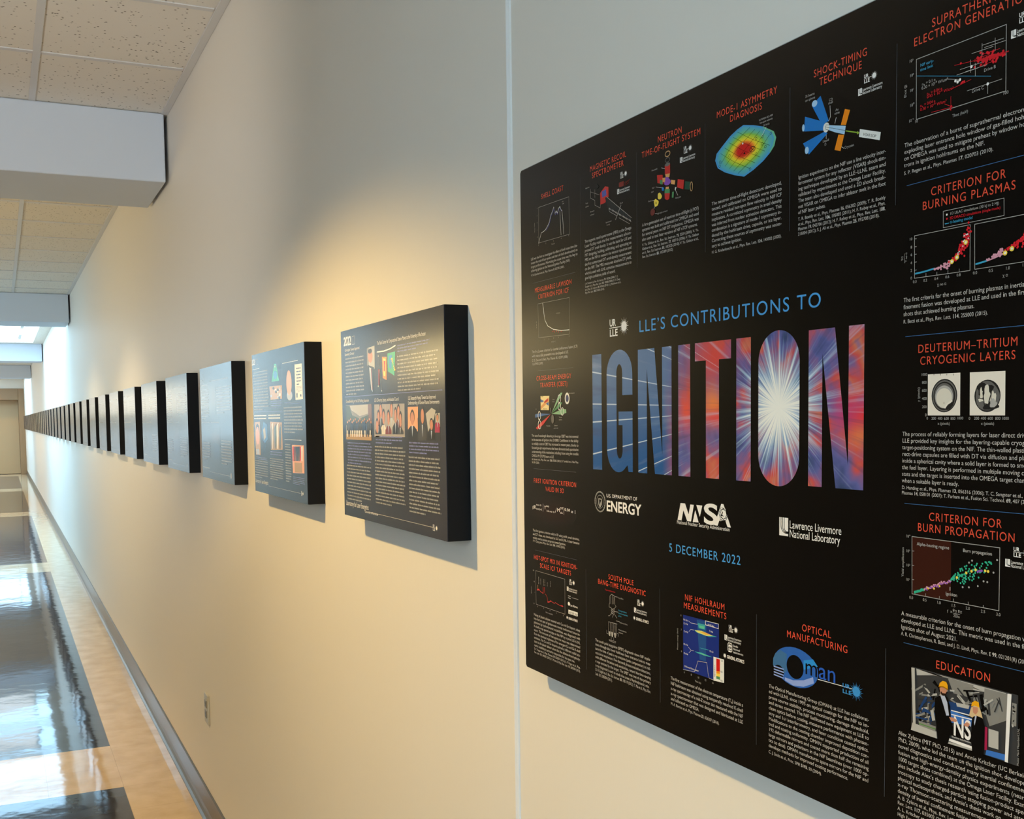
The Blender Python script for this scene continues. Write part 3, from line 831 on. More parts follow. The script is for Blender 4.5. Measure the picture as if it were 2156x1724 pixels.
  ["p","ink_mid",[765.8,358.7,765.5,356.4,764.7,354.3,763.5,352.5,762.1,350.9,760.4,349.6,758.5,348.7,756.4,348.4,754.3,348.4,752.1,348.7,750.0,349.4,748.0,350.6,746.5,352.4,745.6,354.6,745.2,356.9,745.1,359.1,745.2,361.3,745.6,363.5,746.5,365.6,747.9,367.3,749.7,368.5,751.7,369.4,753.8,369.9,756.0,369.8,758.2,369.1,760.0,367.9,761.6,366.4,763.0,364.8,764.3,363.0,765.4,360.9]],
  ["p","ink_dark",[760.2,363.8,759.0,362.5,758.1,361.4,756.3,360.7,754.4,360.5,752.7,359.5,749.9,358.6,747.5,359.7,747.5,361.8,747.5,363.1,746.1,364.2,745.5,365.6,746.5,366.9,747.8,368.2,749.9,369.1,752.5,368.4,754.1,367.0,755.7,366.7,758.8,366.7,760.9,365.5]],
  ["p","ink_dark",[765.3,351.9,765.4,350.5,763.2,349.7,761.3,349.3,759.9,348.8,758.1,348.8,756.5,349.0,754.2,348.9,751.7,349.3,751.4,350.8,753.1,352.1,753.8,353.0,753.2,354.2,754.0,355.4,756.0,355.9,758.0,356.1,760.1,356.0,761.3,354.7,761.5,353.5,763.0,352.9]],
  ["p","cream2",[758.3,359.4,758.5,357.1,757.9,355.4,757.0,354.7,756.3,354.0,755.7,353.2,755.0,353.1,754.3,353.5,753.5,353.6,752.5,353.7,751.6,355.1,751.7,357.5,752.3,359.6,752.7,360.9,752.6,362.6,752.6,364.7,753.1,366.2,753.9,366.8,754.7,367.2,755.6,367.1,756.3,365.7,756.5,363.6,756.7,362.0,757.4,361.0]],
  ["p","cream2",[751.7,360.3,751.4,358.9,751.1,357.9,750.8,357.0,750.4,356.7,750.1,356.5,749.6,355.7,749.0,355.6,748.7,357.4,748.9,359.3,748.9,360.4,748.7,361.7,748.7,363.2,749.0,364.2,749.4,365.2,749.9,365.5,750.3,364.2,750.5,362.8,750.9,362.6,751.6,362.0]],
  ["p","cream2",[762.6,357.1,762.4,355.6,762.1,354.2,761.6,353.6,761.1,353.1,760.7,351.6,759.9,350.7,759.4,352.4,759.4,354.7,759.2,356.0,758.8,357.2,758.7,358.9,758.9,360.4,759.2,362.0,759.8,362.9,760.5,361.9,760.9,360.5,761.5,360.7,762.3,360.7,762.8,359.1]],
  ["p","ink_lt",[763.8,353.4,763.4,352.3,762.5,351.6,761.9,351.0,761.1,350.6,760.3,350.6,759.4,350.6,758.3,350.5,757.4,351.2,757.5,352.5,757.9,353.5,757.7,354.4,757.7,355.5,758.3,356.3,759.2,356.8,760.1,357.1,761.1,356.7,761.6,355.7,762.1,355.0,763.0,354.5]],
  ["p","cream2",[752.3,355.8,751.8,355.5,751.3,355.2,750.4,355.1,749.6,354.8,748.4,354.6,747.8,355.1,747.9,355.6,747.4,355.9,747.2,356.4,747.7,356.7,748.5,357.1,749.6,356.9,750.3,356.5,751.3,356.6,752.5,356.3]],
  ["l","ink_dark",0.8,[752.6,365.5,751.3,361.1,752.3,355.1,753.3,349.1]],
  ["l","ink_dark",0.9,[757.8,365.3,758.4,360.2,756.7,355.0,756.4,349.1]],
  ["l","ink_dark",0.6,[748.3,357.4,751.8,356.6]],
  ["s","0","grey",739.1,341.6,2.1,0],
  ["s","200","grey",743.8,341.6,2.1,0],
  ["s","400","grey",749.9,341.6,2.1,0],
  ["s","600","grey",755.8,341.6,2.1,0],
  ["s","800","grey",762.2,341.5,2.1,0],
  ["s","1000","grey",767.6,341.5,2.1,0],
  ["s","x (pixels)","grey",750.1,337.8,2.1,0]]],
["paragraph", [["b","text",675.4,795.0,328.9,5.3,["The process of reliably forming layers for laser direct drive at","LLE provided key insights for the layering-capable cryogenic","target-positioning system on the NIF. The thin-walled plastic di-","rect-drive capsules are filled with DT via diffusion and placed","inside a spherical cavity where a solid layer is formed to smooth","the fuel layer. Layering is performed in multiple moving cryo-","stats and the target is inserted into the OMEGA target chamber","when a suitable layer is ready."]]]],
["citation", [["b","text",675.4,795.0,286.5,4.25,["D. Harding et al., Phys. Plasmas *13*, 056316 (2006); T. C. Sangster et al., Phys.","Plasmas *14*, 058101 (2007); T. Parham et al., Fusion Sci. Technol. *69*, 407 (2016)."]]]],
["divider", [["l","blue_line",0.42,[678.5,275.1,795.0,275.1]]]],
["heading", [["t","CRITERION FOR","orange",702.9,769.2,263.4,6.3],
  ["t","BURN PROPAGATION","orange",691.8,780.6,254.3,6.3]]],
["chart", [["p","brown",[686.5,249.3,724.6,249.2,725.1,204.1,687.2,203.5]],
  ["l","grey",0.5,[686.5,249.3,767.9,249.0,768.0,203.0,687.2,203.5,686.5,249.3]],
  ["l","grey",0.4,[700.8,203.6,700.7,205.7]],
  ["l","grey",0.4,[714.2,203.5,714.2,205.6]],
  ["l","grey",0.4,[727.6,203.5,727.6,205.6]],
  ["l","grey",0.4,[741.2,203.3,741.1,205.3]],
  ["l","grey",0.4,[754.6,203.0,754.6,205.0]],
  ["l","grey",0.4,[687.0,237.8,688.9,237.9]],
  ["l","grey",0.4,[687.2,226.3,689.0,226.3]],
  ["l","grey",0.4,[687.3,214.9,689.2,215.0]],
  ["d","teal",0.9,[690.1,205.5,690.1,204.9,691.0,205.8,690.5,205.4,691.2,205.9,691.7,205.8,691.5,205.7,692.5,205.9,692.6,206.6,693.6,206.3,693.8,206.8,694.7,206.6,694.7,207.1,695.4,207.0,695.2,206.9,696.1,207.5,696.3,207.4,696.3,208.1,697.3,208.5,696.7,208.4,697.8,208.0,697.8,208.0,699.0,208.2,698.3,208.3,700.0,209.2,699.0,208.6]],
  ["l","teal",0.6,[689.9,205.0,696.9,207.2]],
  ["d","pink",0.8,[699.7,208.8,700.5,209.4,701.2,209.7,702.0,211.0,702.7,210.8,703.5,210.5,704.3,210.7,705.0,210.7,705.8,211.0,706.5,212.1,707.3,212.2,708.0,211.7,708.7,213.6,709.5,212.8,710.2,213.9,711.0,213.6,711.7,212.9,712.5,214.1,713.2,214.9,713.9,215.3,714.6,216.0,715.4,215.5,716.1,217.1,716.9,216.1,717.6,216.3,718.3,217.2,719.0,217.4,719.8,216.6,720.5,216.9,721.2,216.7,722.0,217.5,722.7,218.3,723.4,218.9,724.1,218.4,724.8,219.0]],
  ["d","violet",0.7,[700.7,209.3,702.3,208.8,703.9,210.9,705.5,211.3,707.1,211.3,708.7,212.4,710.2,213.3,711.8,213.3,713.4,212.7,714.9,215.5,716.5,215.4,718.0,216.3,719.6,217.1,721.1,216.6,722.7,218.5,724.2,217.9]],
  ["d","yellow",0.9,[703.3,210.2,714.4,213.5,709.1,210.9]],
  ["d","teal",0.75,[751.1,232.3,725.1,219.6,757.0,236.6,731.1,219.6,730.7,222.9,726.9,221.2,746.9,231.7,740.8,228.2,743.9,233.6,732.8,223.4,757.0,233.0,738.2,223.2,733.6,224.6,735.8,228.6,746.2,225.7,727.9,222.9,727.5,221.0,744.4,222.0,736.9,223.0,732.5,224.7,727.3,220.7,737.7,231.6,734.0,218.6,752.5,233.8,727.5,222.5,725.6,220.6,727.7,220.6,758.9,237.6,751.7,229.8,727.0,221.9,738.8,224.3,760.0,237.1,741.7,230.3,746.3,232.9,753.3,235.7,726.2,221.3,739.0,227.0,741.2,223.6,732.4,221.5,745.2,230.2,748.6,235.1,761.0,236.5,727.2,221.3,755.3,230.3,727.6,222.7,735.9,219.9,728.1,223.0,744.7,229.4,755.9,237.1,735.0,229.7,738.3,220.1,728.3,221.5,750.2,225.0,734.3,224.1,738.2,225.2,735.3,225.2,749.4,228.7,729.2,224.9,752.6,230.5,725.9,220.9,728.0,220.1,755.1,229.4,747.0,227.9,731.4,226.0,747.2,228.0,741.3,228.8,750.4,229.8,751.3,229.8,726.4,220.5,728.8,223.7,751.6,230.4,738.8,227.5,742.1,222.4,751.7,229.4,745.6,226.7,745.8,223.4,760.7,237.4,735.3,223.8,727.1,222.5,738.5,222.4,737.1,218.6,756.7,237.0,737.5,226.0,725.6,220.3,748.7,230.4,751.5,229.7,752.7,230.5,747.3,229.6,739.0,226.4,732.2,222.1,730.3,221.1,736.2,221.5,736.1,225.2,725.2,219.9,727.6,221.1,759.3,237.7,758.0,235.3,725.2,219.8,751.3,228.9,739.3,226.8,742.6,227.0,738.8,230.2,733.6,229.2,742.6,224.9,744.8,224.8,737.8,220.7,752.1,229.6,728.1,223.6,746.6,230.1,725.9,220.8,739.0,226.8,739.3,222.4,731.9,225.8,733.9,227.8,727.3,220.4,727.1,222.1,748.1,233.8,755.5,231.2,739.3,232.4,731.4,224.3]],
  ["d","grey",0.8,[754.7,222.8,757.9,222.6,763.1,230.3,736.1,215.8,741.8,216.5,749.7,218.5,766.0,239.9,744.2,236.9,741.5,235.1]],
  ["d","yellow",1.1,[730.7,222.4,739.2,227.0,747.5,230.4,756.0,230.7,758.5,230.6,743.9,228.9]],
  ["d","violet",1.0,[749.5,229.3,751.2,230.0,752.9,230.4]],
  ["s","Alpha-heating regime","text",691.8,242.9,2.5,0],
  ["s","Burn propagation","text",735.8,242.6,2.5,0],
  ["s","Ignition","text",720.3,207.6,2.5,0],
  ["l","white",0.4,[724.5,211.6,724.5,214.2]],
  ["s","10⁴","grey",680.6,248.1,2.2,0],
  ["s","10³","grey",680.8,236.3,2.2,0],
  ["s","10²","grey",681.0,224.9,2.2,0],
  ["s","10¹","grey",680.9,213.3,2.2,0],
  ["s","0.0","grey",684.8,199.4,2.2,0],
  ["s","0.5","grey",698.4,199.6,2.2,0],
  ["s","1.0","grey",712.1,199.6,2.2,0],
  ["s","1.5","grey",725.9,199.5,2.2,0],
  ["s","2.0","grey",739.2,199.5,2.2,0],
  ["s","2.5","grey",752.8,199.3,2.2,0],
  ["s","3.0","grey",766.0,199.3,2.2,0],
  ["s","Yield amplification","grey",678.9,216.0,2.2,90],
  ["s","f  =","grey",722.2,194.2,2.4,0],
  ["s","θα Eα","grey",727.3,195.7,2.2,0],
  ["l","grey",0.3,[727.6,194.8,734.2,194.6]],
  ["s","2Ehs","grey",728.0,191.9,2.2,0]]],
["logo", [["U",779.2,243.9,6.9],
  ["L",772.6,236.1,5.6]]],
["logo", [["U",776.3,616.1,6.9],
  ["L",770.1,607.6,5.6]]],
["paragraph", [["b","text",676.3,795.0,184.6,5.49,["A measurable criterion for the onset of burn propagation was","developed at LLE and LLNL. This metric was used in the first","Ignition shot of August 2021."]]]],
["citation", [["b","text",676.3,795.0,168.4,4.67,["A. R. Christopherson, R. Betti, and J. D. Lindl, Phys. Rev. E *99*, 021201(R) (2019)."]]]],
["divider", [["l","blue_line",0.42,[679.2,162.7,795.0,162.7]]]],
["heading", [["t","EDUCATION","orange",711.5,761.9,148.8,6.3]]],
["photograph", [["p","ph_dk",[688.0,145.1,785.2,144.8,785.7,93.3,687.9,94.0]],
  ["p","ph_lt",[692.4,144.3,775.6,144.0,775.3,140.3,755.9,140.5,747.0,139.6,730.4,144.2,709.4,142.7,693.0,139.1]],
  ["p","ph_md",[722.9,144.1,746.9,143.4,746.2,133.3,728.7,133.0]],
  ["p","ph_md",[756.7,143.3,776.5,143.5,776.5,124.3,761.6,116.0,756.1,129.6]],
  ["p","ph_lt",[754.7,137.6,757.8,133.8,757.0,133.2,754.0,137.1]],
  ["p","ph_lt",[710.2,120.3,716.6,130.1,718.2,129.7,711.8,119.9]],
  ["p","ph_dk",[760.8,123.7,759.3,133.8,761.2,134.5,762.6,124.4]],
  ["p","ph_lt",[752.2,138.8,741.9,135.6,741.9,136.2,752.2,139.4]],
  ["p","ph_dk",[705.5,141.0,705.7,134.6,702.7,133.9,702.5,140.3]],
  ["p","ph_dk",[687.4,127.7,702.0,130.9,702.0,129.3,687.4,126.0]],
  ["p","ph_lt",[716.0,125.2,723.4,134.8,724.5,134.3,717.1,124.7]],
  ["p","ph_md",[747.6,135.8,751.7,126.7,749.9,125.7,745.8,134.9]],
  ["p","black",[715.0,132.3,709.8,138.3,711.0,139.2,716.2,133.2]],
  ["p","black",[704.2,131.5,709.4,125.3,707.4,124.0,702.2,130.2]],
  ["p","ph_md",[745.2,137.1,739.0,133.5,738.6,134.4,744.7,138.0]],
  ["p","ph_dk",[711.7,130.9,707.0,131.0,707.7,133.1,712.4,133.0]],
  ["p","ph_lt",[738.0,125.6,741.8,126.6,741.8,126.0,738.0,124.9]],
  ["p","ph_md",[744.7,132.5,742.3,126.9,740.7,127.1,743.1,132.7]],
  ["p","black",[742.0,137.9,745.2,131.5,743.3,130.4,740.0,136.9]],
  ["p","ph_md",[698.2,125.3,707.5,126.5,707.4,125.3,698.0,124.0]],
  ["p","black",[712.4,133.9,710.4,123.1,709.0,123.0,711.0,133.7]],
  ["p","ph_dk",[724.0,127.6,721.1,129.3,722.0,130.3,724.9,128.6]],
  ["p","ph_lt",[756.2,132.0,757.6,135.7,759.1,135.5,757.6,131.9]],
  ["p","ph_dk",[720.6,124.6,734.0,128.6,734.0,127.9,720.6,123.9]],
  ["p","black",[748.2,138.6,738.0,136.6,738.0,137.8,748.2,139.8]],
  ["p","ph_dk",[706.2,127.8,710.2,137.2,711.3,137.1,707.3,127.7]],
  ["p","ph_md",[750.3,126.5,748.6,130.9,750.6,131.8,752.2,127.5]],
  ["p","black",[742.8,134.4,750.5,136.9,750.7,135.5,743.0,133.0]],
  ["p","ph_lt",[713.6,127.7,704.4,124.7,704.2,126.5,713.3,129.4]],
  ["p","ph_dk",[772.0,129.6,769.2,139.4,770.0,139.7,772.8,129.9]],
  ["p","ph_dk",[744.2,126.1,747.2,136.7,748.2,136.8,745.2,126.1]],
  ["p","ph_md",[748.5,131.1,751.5,128.7,750.9,128.1,747.9,130.5]],
  ["p","ph_dk",[759.6,134.8,761.6,131.6,760.9,131.2,759.0,134.3]],
  ["p","ph_lt",[740.2,125.7,732.1,131.8,733.9,133.4,742.0,127.4]],
  ["p","ph_md",[736.3,129.0,731.1,134.3,731.8,134.9,737.0,129.5]],
  ["p","ph_dk",[717.9,132.9,723.5,132.9,722.8,130.5,717.2,130.4]],
  ["p","ph_dk",[771.1,133.2,767.4,138.1,768.1,138.6,771.8,133.7]],
  ["p","ph_md",[766.2,135.0,763.5,129.8,762.2,130.1,765.0,135.3]],
  ["p","ph_dk",[720.4,130.5,721.0,125.0,719.7,124.6,719.1,130.1]],
  ["p","ph_md",[751.5,127.4,758.7,124.5,758.0,123.5,750.8,126.3]],
  ["p","ph_dk",[733.1,138.4,740.4,132.4,739.6,131.7,732.3,137.7]],
  ["p","ph_lt",[715.7,135.5,721.3,138.8,721.9,137.8,716.3,134.5]],
  ["p","ph_md",[700.0,126.4,696.5,124.1,695.8,124.9,699.4,127.2]],
  ["p","ph_dk",[749.8,127.3,751.1,130.5,752.4,130.3,751.0,127.2]],
  ["p","ph_dk",[707.4,125.5,701.9,128.9,704.2,131.1,709.6,127.8]],
  ["p","black",[715.0,132.4,718.8,134.0,719.2,132.6,715.4,131.0]],
  ["p","ph_dk",[770.3,137.3,766.6,127.7,765.5,127.8,769.2,137.4]],
  ["p","ph_lt",[705.7,127.4,699.7,132.0,701.0,133.1,707.0,128.5]],
  ["p","ph_md",[751.3,129.6,744.2,128.8,744.3,129.7,751.5,130.5]],
  ["p","ph_md",[702.9,133.5,690.4,124.6,689.4,125.7,701.9,134.6]],
  ["p","ph_dk",[716.6,133.9,710.5,132.3,710.3,134.5,716.4,136.1]],
  ["p","black",[719.6,131.5,709.0,136.8,710.4,138.3,721.0,133.0]],
  ["p","ph_lt",[731.6,129.8,727.4,128.1,727.2,129.0,731.4,130.7]],
  ["p","ph_md",[731.0,125.8,726.1,127.3,726.8,128.4,731.7,126.8]],
  ["p","black",[755.6,138.7,757.8,128.5,755.1,127.5,752.8,137.6]],
  ["p","ph_dk",[730.5,132.0,739.5,125.8,737.5,123.8,728.5,130.0]],
  ["p","ph_dk",[700.2,133.5,708.3,132.2,707.3,130.3,699.2,131.6]],
  ["p","black",[759.7,124.4,759.1,127.8,760.4,128.3,761.0,124.8]],
  ["p","ph_lt",[730.1,134.5,718.6,133.0,718.8,134.4,730.2,135.8]],
  ["p","ph_lt",[765.1,136.3,757.3,130.2,756.5,131.2,764.3,137.3]],
  ["p","ph_md",[739.7,128.3,743.3,130.5,744.4,128.7,740.8,126.5]],
  ["p","black",[760.0,128.3,752.3,123.1,751.2,124.8,758.9,130.0]],
  ["p","ph_md",[750.9,135.3,752.9,131.2,752.0,130.7,750.0,134.8]],
  ["p","ph_dk",[725.4,136.7,726.2,132.5,724.7,131.9,723.9,136.2]],
  ["p","ph_blue",[697.4,115.6,707.9,125.6,708.5,125.2,698.0,115.2]],
  ["p","ph_dk",[707.3,123.6,692.7,120.0,692.7,120.8,707.3,124.4]],
  ["p","ph_blue",[710.8,114.0,699.5,110.6,699.3,112.1,710.6,115.5]],
  ["p","ph_lt",[696.9,104.1,706.7,110.2,707.6,108.8,697.8,102.7]],
  ["p","black",[697.7,116.7,700.0,114.4,698.0,112.8,695.6,115.1]],
  ["p","ph_blue",[702.0,102.0,709.7,112.8,711.4,112.2,703.8,101.5]],
  ["p","ph_dk",[703.7,107.0,711.0,103.8,709.5,101.9,702.2,105.2]],
  ["p","ph_blue",[709.6,107.2,704.9,97.5,703.7,97.6,708.5,107.3]],
  ["p","ph_blue",[704.0,118.6,707.5,124.4,709.4,123.9,706.0,118.1]],
  ["p","ph_blue",[704.6,124.0,697.5,112.0,695.4,112.4,702.5,124.5]],
  ["p","ph_md",[706.0,112.3,707.1,102.5,704.4,101.6,703.3,111.4]],
  ["p","ph_dk",[699.2,110.1,709.8,113.8,710.1,111.7,699.5,107.9]],
  ["p","ph_lt",[707.3,115.4,699.4,112.3,698.9,114.3,706.8,117.3]],
  ["p","ph_dk",[692.7,104.2,705.3,107.9,705.4,106.1,692.8,102.3]],
  ["p","black",[703.6,113.3,707.6,111.5,706.0,109.5,701.9,111.4]],
  ["p","ph_md",[701.9,108.9,696.4,110.6,697.0,111.3,702.4,109.7]],
  ["p","black",[696.8,111.7,699.3,103.4,696.9,102.3,694.4,110.7]],
  ["p","ph_dk",[710.3,121.6,704.2,120.8,704.4,122.6,710.6,123.5]],
  ["p","ph_dk",[709.4,105.0,700.1,102.8,700.1,103.7,709.4,105.8]],
  ["p","ph_dk",[699.1,107.9,708.0,114.6,709.0,113.5,700.2,106.8]],
  ["p","ph_md",[706.8,120.0,705.7,110.6,704.0,110.3,705.1,119.8]],
  ["p","ph_blue",[705.2,100.3,697.6,102.2,698.6,103.8,706.2,101.9]],
  ["p","ph_blue",[713.1,121.5,706.1,112.0,704.1,112.6,711.2,122.2]],
  ["p","ph_md",[690.4,105.6,701.9,111.7,702.7,110.1,691.3,103.9]],
  ["p","ph_blue",[704.8,105.9,690.7,104.7,691.0,106.1,705.1,107.2]],
  ["p","ph_md",[714.4,118.2,710.4,114.5,708.8,115.6,712.9,119.3]],
  ["p","ph_blue",[700.7,115.0,712.9,113.2,711.7,110.7,699.4,112.5]],
  ["p","ph_dk",[708.9,120.2,709.3,113.9,706.2,113.1,705.8,119.4]],
  ["p","ph_blue",[692.2,108.2,699.6,110.8,699.7,110.2,692.3,107.5]],
  ["p","ph_lt",[710.7,115.8,712.7,107.9,709.8,106.7,707.7,114.6]],
  ["p","ph_blue",[725.1,125.9,747.2,127.4,746.5,119.6,727.1,118.6]],
  ["p","ph_blue2",[727.1,119.3,746.9,118.2,746.2,111.9,728.2,110.2]],
  ["l","white",0.8,[728.1,116.5,746.5,117.3]],
  ["l","white",0.8,[728.0,119.6,745.6,120.1]],
  ["p","ph_lt",[732.1,126.8,744.5,127.5,743.7,124.6,733.1,123.9]],
  ["p","ph_lt",[690.0,100.3,714.0,99.4,714.6,94.0,688.6,94.0]],
  ["p","ph_md",[696.1,103.5,713.5,103.2,713.0,99.1,697.2,99.7]],
  ["l","ph_green",0.9,[697.1,101.3,713.0,101.1]],
  ["p","black",[728.2,107.5,746.7,107.4,746.4,99.7,727.4,99.9]],
  ["B","NS","white",729.8,101.4,746.3,14.0],
  ["T","National Nuclear Security Administration","white",728.6,99.0,746.4,1.3],
  ["l","white",2.2,[726.1,96.4,746.9,96.0]],
  ["l","ph_lt",1.6,[725.6,93.9,746.9,94.5]],
  ["p","ph_lt",[761.7,114.5,770.3,114.5,770.5,101.2,761.9,101.0]],
  ["p","ph_red",[758.6,115.2,760.8,115.0,760.7,97.6,758.5,97.7]],
  ["p","ph_blue2",[760.2,98.2,776.5,99.2,776.2,94.6,759.4,94.2]],
  ["p","white",[777.3,144.4,780.7,144.5,778.7,93.9,776.0,93.8]],
  ["p","ph_lt",[688.4,144.6,691.9,144.7,693.7,94.3,691.1,94.2]],
  ["p","ph_md",[781.2,138.7,785.1,138.6,785.1,122.2,781.1,121.9]],
  ["p","ph_dk",[783.7,135.3,782.3,134.4,781.4,136.2,782.8,137.0]],
  ["p","ph_dk",[783.0,130.6,781.8,130.3,781.7,131.9,782.9,132.2]],
  ["p","black",[781.7,132.4,782.1,133.4,784.3,133.2,784.0,132.2]],
  ["p","black",[782.1,125.2,782.7,126.3,783.5,126.2,782.9,125.0]],
  ["p","ph_lt",[783.2,131.4,782.2,130.9,781.9,131.8,782.9,132.3]],
  ["p","ph_lt",[781.8,120.8,781.2,122.6,782.4,123.2,783.0,121.4]],
  ["p","black",[716.9,128.6,712.6,125.6,712.0,117.1,713.4,109.5,714.5,101.1,716.0,93.6,720.9,93.3,725.6,93.5,728.3,104.8,729.1,109.7,726.5,111.4,727.0,122.4,724.1,128.8,722.2,129.5]],
  ["p","shirt",[717.4,129.1,721.7,129.4,724.2,124.9,726.0,115.2,723.4,114.5,720.4,122.4]],
  ["p","skin",[716.6,134.5,719.2,135.9,724.0,135.0,723.1,130.9,720.8,129.4,717.9,129.8]],
  ["p","hair_dark",[717.8,132.0,723.6,132.7,722.7,130.0,720.1,129.1,718.2,129.9]],
  ["p","skin",[718.5,132.5,723.1,133.1,722.5,131.5,719.3,131.1]],
  ["p","helmet",[716.0,135.5,716.8,138.4,719.6,140.7,723.0,140.6,724.4,138.2,724.5,135.0,720.2,136.1]],
  ["l","helmet2",0.9,[716.0,135.5,720.2,136.1,724.6,135.0]],
  ["p","skin",[726.1,114.0,729.5,114.6,733.7,113.6,732.8,111.8,728.2,111.4]],
  ["p","hair_fair",[746.2,126.4,749.0,128.6,753.5,129.0,755.3,124.9,756.7,120.7,752.7,119.7,747.4,119.1,744.5,119.9,745.5,123.9]],
  ["p","skin",[747.7,127.5,752.2,127.9,752.5,124.9,750.5,122.1,748.0,123.1]],
  ["p","black",[747.8,119.6,750.9,121.5,756.3,121.0,758.6,115.2,758.4,100.0,757.7,93.0,747.8,93.9,746.3,104.2,747.1,112.1]],
  ["p","shirt",[750.0,121.3,751.4,121.2,749.7,113.6,749.1,115.7]],
  ["p","helmet",[746.3,127.2,747.0,130.4,749.8,132.6,753.0,131.9,753.7,128.1,749.5,128.7]],
  ["p","skin",[739.8,112.1,742.9,114.5,745.5,113.6,743.9,110.9,740.7,110.8]],
  ["s","Photo: Mark Meamber/LLNL","grey",787.9,94.1,1.6,90]]],
["paragraph", [["b","text",674.6,795.0,86.3,5.34,["Alex Zylstra (MIT PhD, 2015) and Annie Kritcher (UC Berkeley","PhD, 2009), who led the team on the ignition shot, developed","novel diagnostics and conducted many inertial confinement","fusion and high-energy-density physics experiments (nearly","1000 target shots combined) at the Omega Laser Facility. Exam-","ples include Alex’s thesis research using fusion-product spec-","troscopy to study charged-particle stopping power and astro-","physical nucleosynthesis, and Annie’s thesis work on","x-ray Thomson-scattering measurements of the electron","density of inertial confinement fusion implosions."]]]],
["citation", [["b","text",674.6,795.0,33.3,4.76,["A. B. Zylstra et al., Phys. Rev. Lett. *114*, 215002 (2015); Phys.","Rev. Lett. *117*, 035002 (2016).","A. L. Kritcher et al., Phys. Rev. Lett. *107*, 015002 (2011);","High Energy Density Phys. *6*, 156 (2010)."]]]],
["divider", [["l","grey_line",0.36,[665.8,637.5,665.8,512.2]]]],
["divider", [["l","grey_line",0.36,[541.2,638.6,541.2,512.0]]]],
["divider", [["l","grey_line",0.36,[415.4,638.5,415.4,511.2]]]],
["divider", [["l","grey_line",0.36,[289.4,638.8,289.4,511.7]]]],
["divider", [["l","grey_line",0.36,[163.3,638.3,163.3,516.3]]]],
["divider", [["l","grey_line",0.36,[169.3,157.4,169.3,31.7]]]],
["divider", [["l","grey_line",0.36,[331.7,156.3,331.7,29.3]]]],
["divider", [["l","grey_line",0.36,[496.3,155.4,496.3,27.6]]]],
["divider", [["l","grey_line",0.36,[660.3,154.3,660.3,30.0]]]],
["heading", [["t","SHOCK-TIMING","orange",571.5,634.3,638.5,6.3],
  ["t","TECHNIQUE","orange",578.4,628.3,629.7,6.3]]],
["diagram", [["p","beam",[569.4,615.3,580.1,620.8,590.4,597.0,584.6,596.2,579.5,599.6]],
  ["e","beam_lt",572.8,616.2,3.4,2.8],
  ["p","beam",[560.8,608.1,585.4,597.2,584.6,590.4,559.6,595.6]],
  ["e","beam_lt",558.7,598.9,1.6,3.1],
  ["p","beam",[558.4,585.5,586.3,589.4,588.8,586.8,565.9,574.2]],
  ["e","beam_lt",563.3,578.4,2.5,3.1],
  ["p","amber",[609.4,601.9,615.4,599.7,610.8,588.5,604.8,590.0]],
  ["p","amber",[602.0,582.7,608.8,580.8,604.6,568.4,597.5,570.9]],
  ["p","beam_lt",[587.1,594.4,610.8,587.9,609.3,580.9,597.9,585.4,586.3,591.1]],
  ["e","pale",587.4,592.2,3.8,4.1],
  ["l","black",0.35,[587.1,594.4,610.8,587.9,609.3,580.9,597.9,585.4,586.3,591.1,587.1,594.4]],
  ["l","black",0.3,[586.3,592.9,610.0,584.1]],
  ["l","lime",0.9,[610.8,583.6,625.0,578.6]],
  ["p","lime",[623.8,580.4,626.6,578.1,623.5,577.5]],
  ["p","pale",[626.8,581.1,649.7,573.1,648.6,567.0,625.8,575.0]],
  ["s","VISAR/SOP","black",630.1,575.0,2.2,-19.3],
  ["l","white",0.35,[591.9,609.3,592.5,600.0,590.4,596.8]],
  ["l","white",0.35,[599.4,597.6,597.8,592.9]],
  ["l","white",0.35,[587.5,582.7,587.5,586.2]],
  ["l","white",0.35,[608.6,569.7,606.1,571.6]],
  ["s","35 beams","grey",561.2,624.0,2.1,0],
  ["s","on sphere","grey",561.2,620.5,2.1,0],
  ["s","CD","grey",590.6,613.1,2.1,0],
  ["s","shell","grey",589.8,610.7,2.1,0],
  ["s","Au","grey",598.6,602.8,2.1,0],
  ["s","cone","grey",597.4,600.1,2.1,0],
  ["s","Liquid","grey",583.5,580.2,2.1,0],
  ["s","D","grey",585.6,577.0,2.1,0],
  ["s","Cryostat","grey",609.4,569.0,2.1,0]]],
["logo", [["U",630.7,616.7,6.9],
  ["L",624.4,608.3,5.6]]],
["paragraph", [["b","text",552.4,655.3,555.6,5.13,["Ignition experiments on the NIF use a line velocity inter-","ferometer system for any reflector (VISAR) shock-tim-","ing technique developed by an LLE–LLNL team and","validated by experiments at the Omega Laser Facility.","The team also developed and used a 2D shock break-","out VISAR on OMEGA to infer ablator melt in the foot","of NIF laser pulses."]]]],
["citation", [["b","text",552.4,655.3,519.1,4.37,["T. R. Boehly et al., Phys. Plasmas *16*, 056302 (2009); T. R. Boehly","et al., Phys. Rev. Lett. *106*, 195005 (2011); H. F. Robey et al., Phys.","Plasmas *19*, 042706 (2012); H. F. Robey et al., Phys. Rev. Lett. *108*,","215004 (2012); S. J. Ali et al., Phys. Plasmas *25*, 092708 (2018)."]]]],
["heading", [["t","MODE-1 ASYMMETRY","orange",434.0,523.8,638.9,6.3],
  ["t","DIAGNOSIS","orange",454.7,502.8,630.0,6.3]]],
["diagram", [["p","heat0",[475.7,622.2,490.9,618.2,504.8,613.5,519.3,605.8,522.7,599.4,520.3,592.5,514.6,587.7,504.9,582.3,491.0,577.1,476.8,573.6,462.2,578.0,447.2,583.8,435.8,590.2,431.8,598.4,434.0,604.6,443.9,610.3,455.8,616.7,466.3,620.3]],
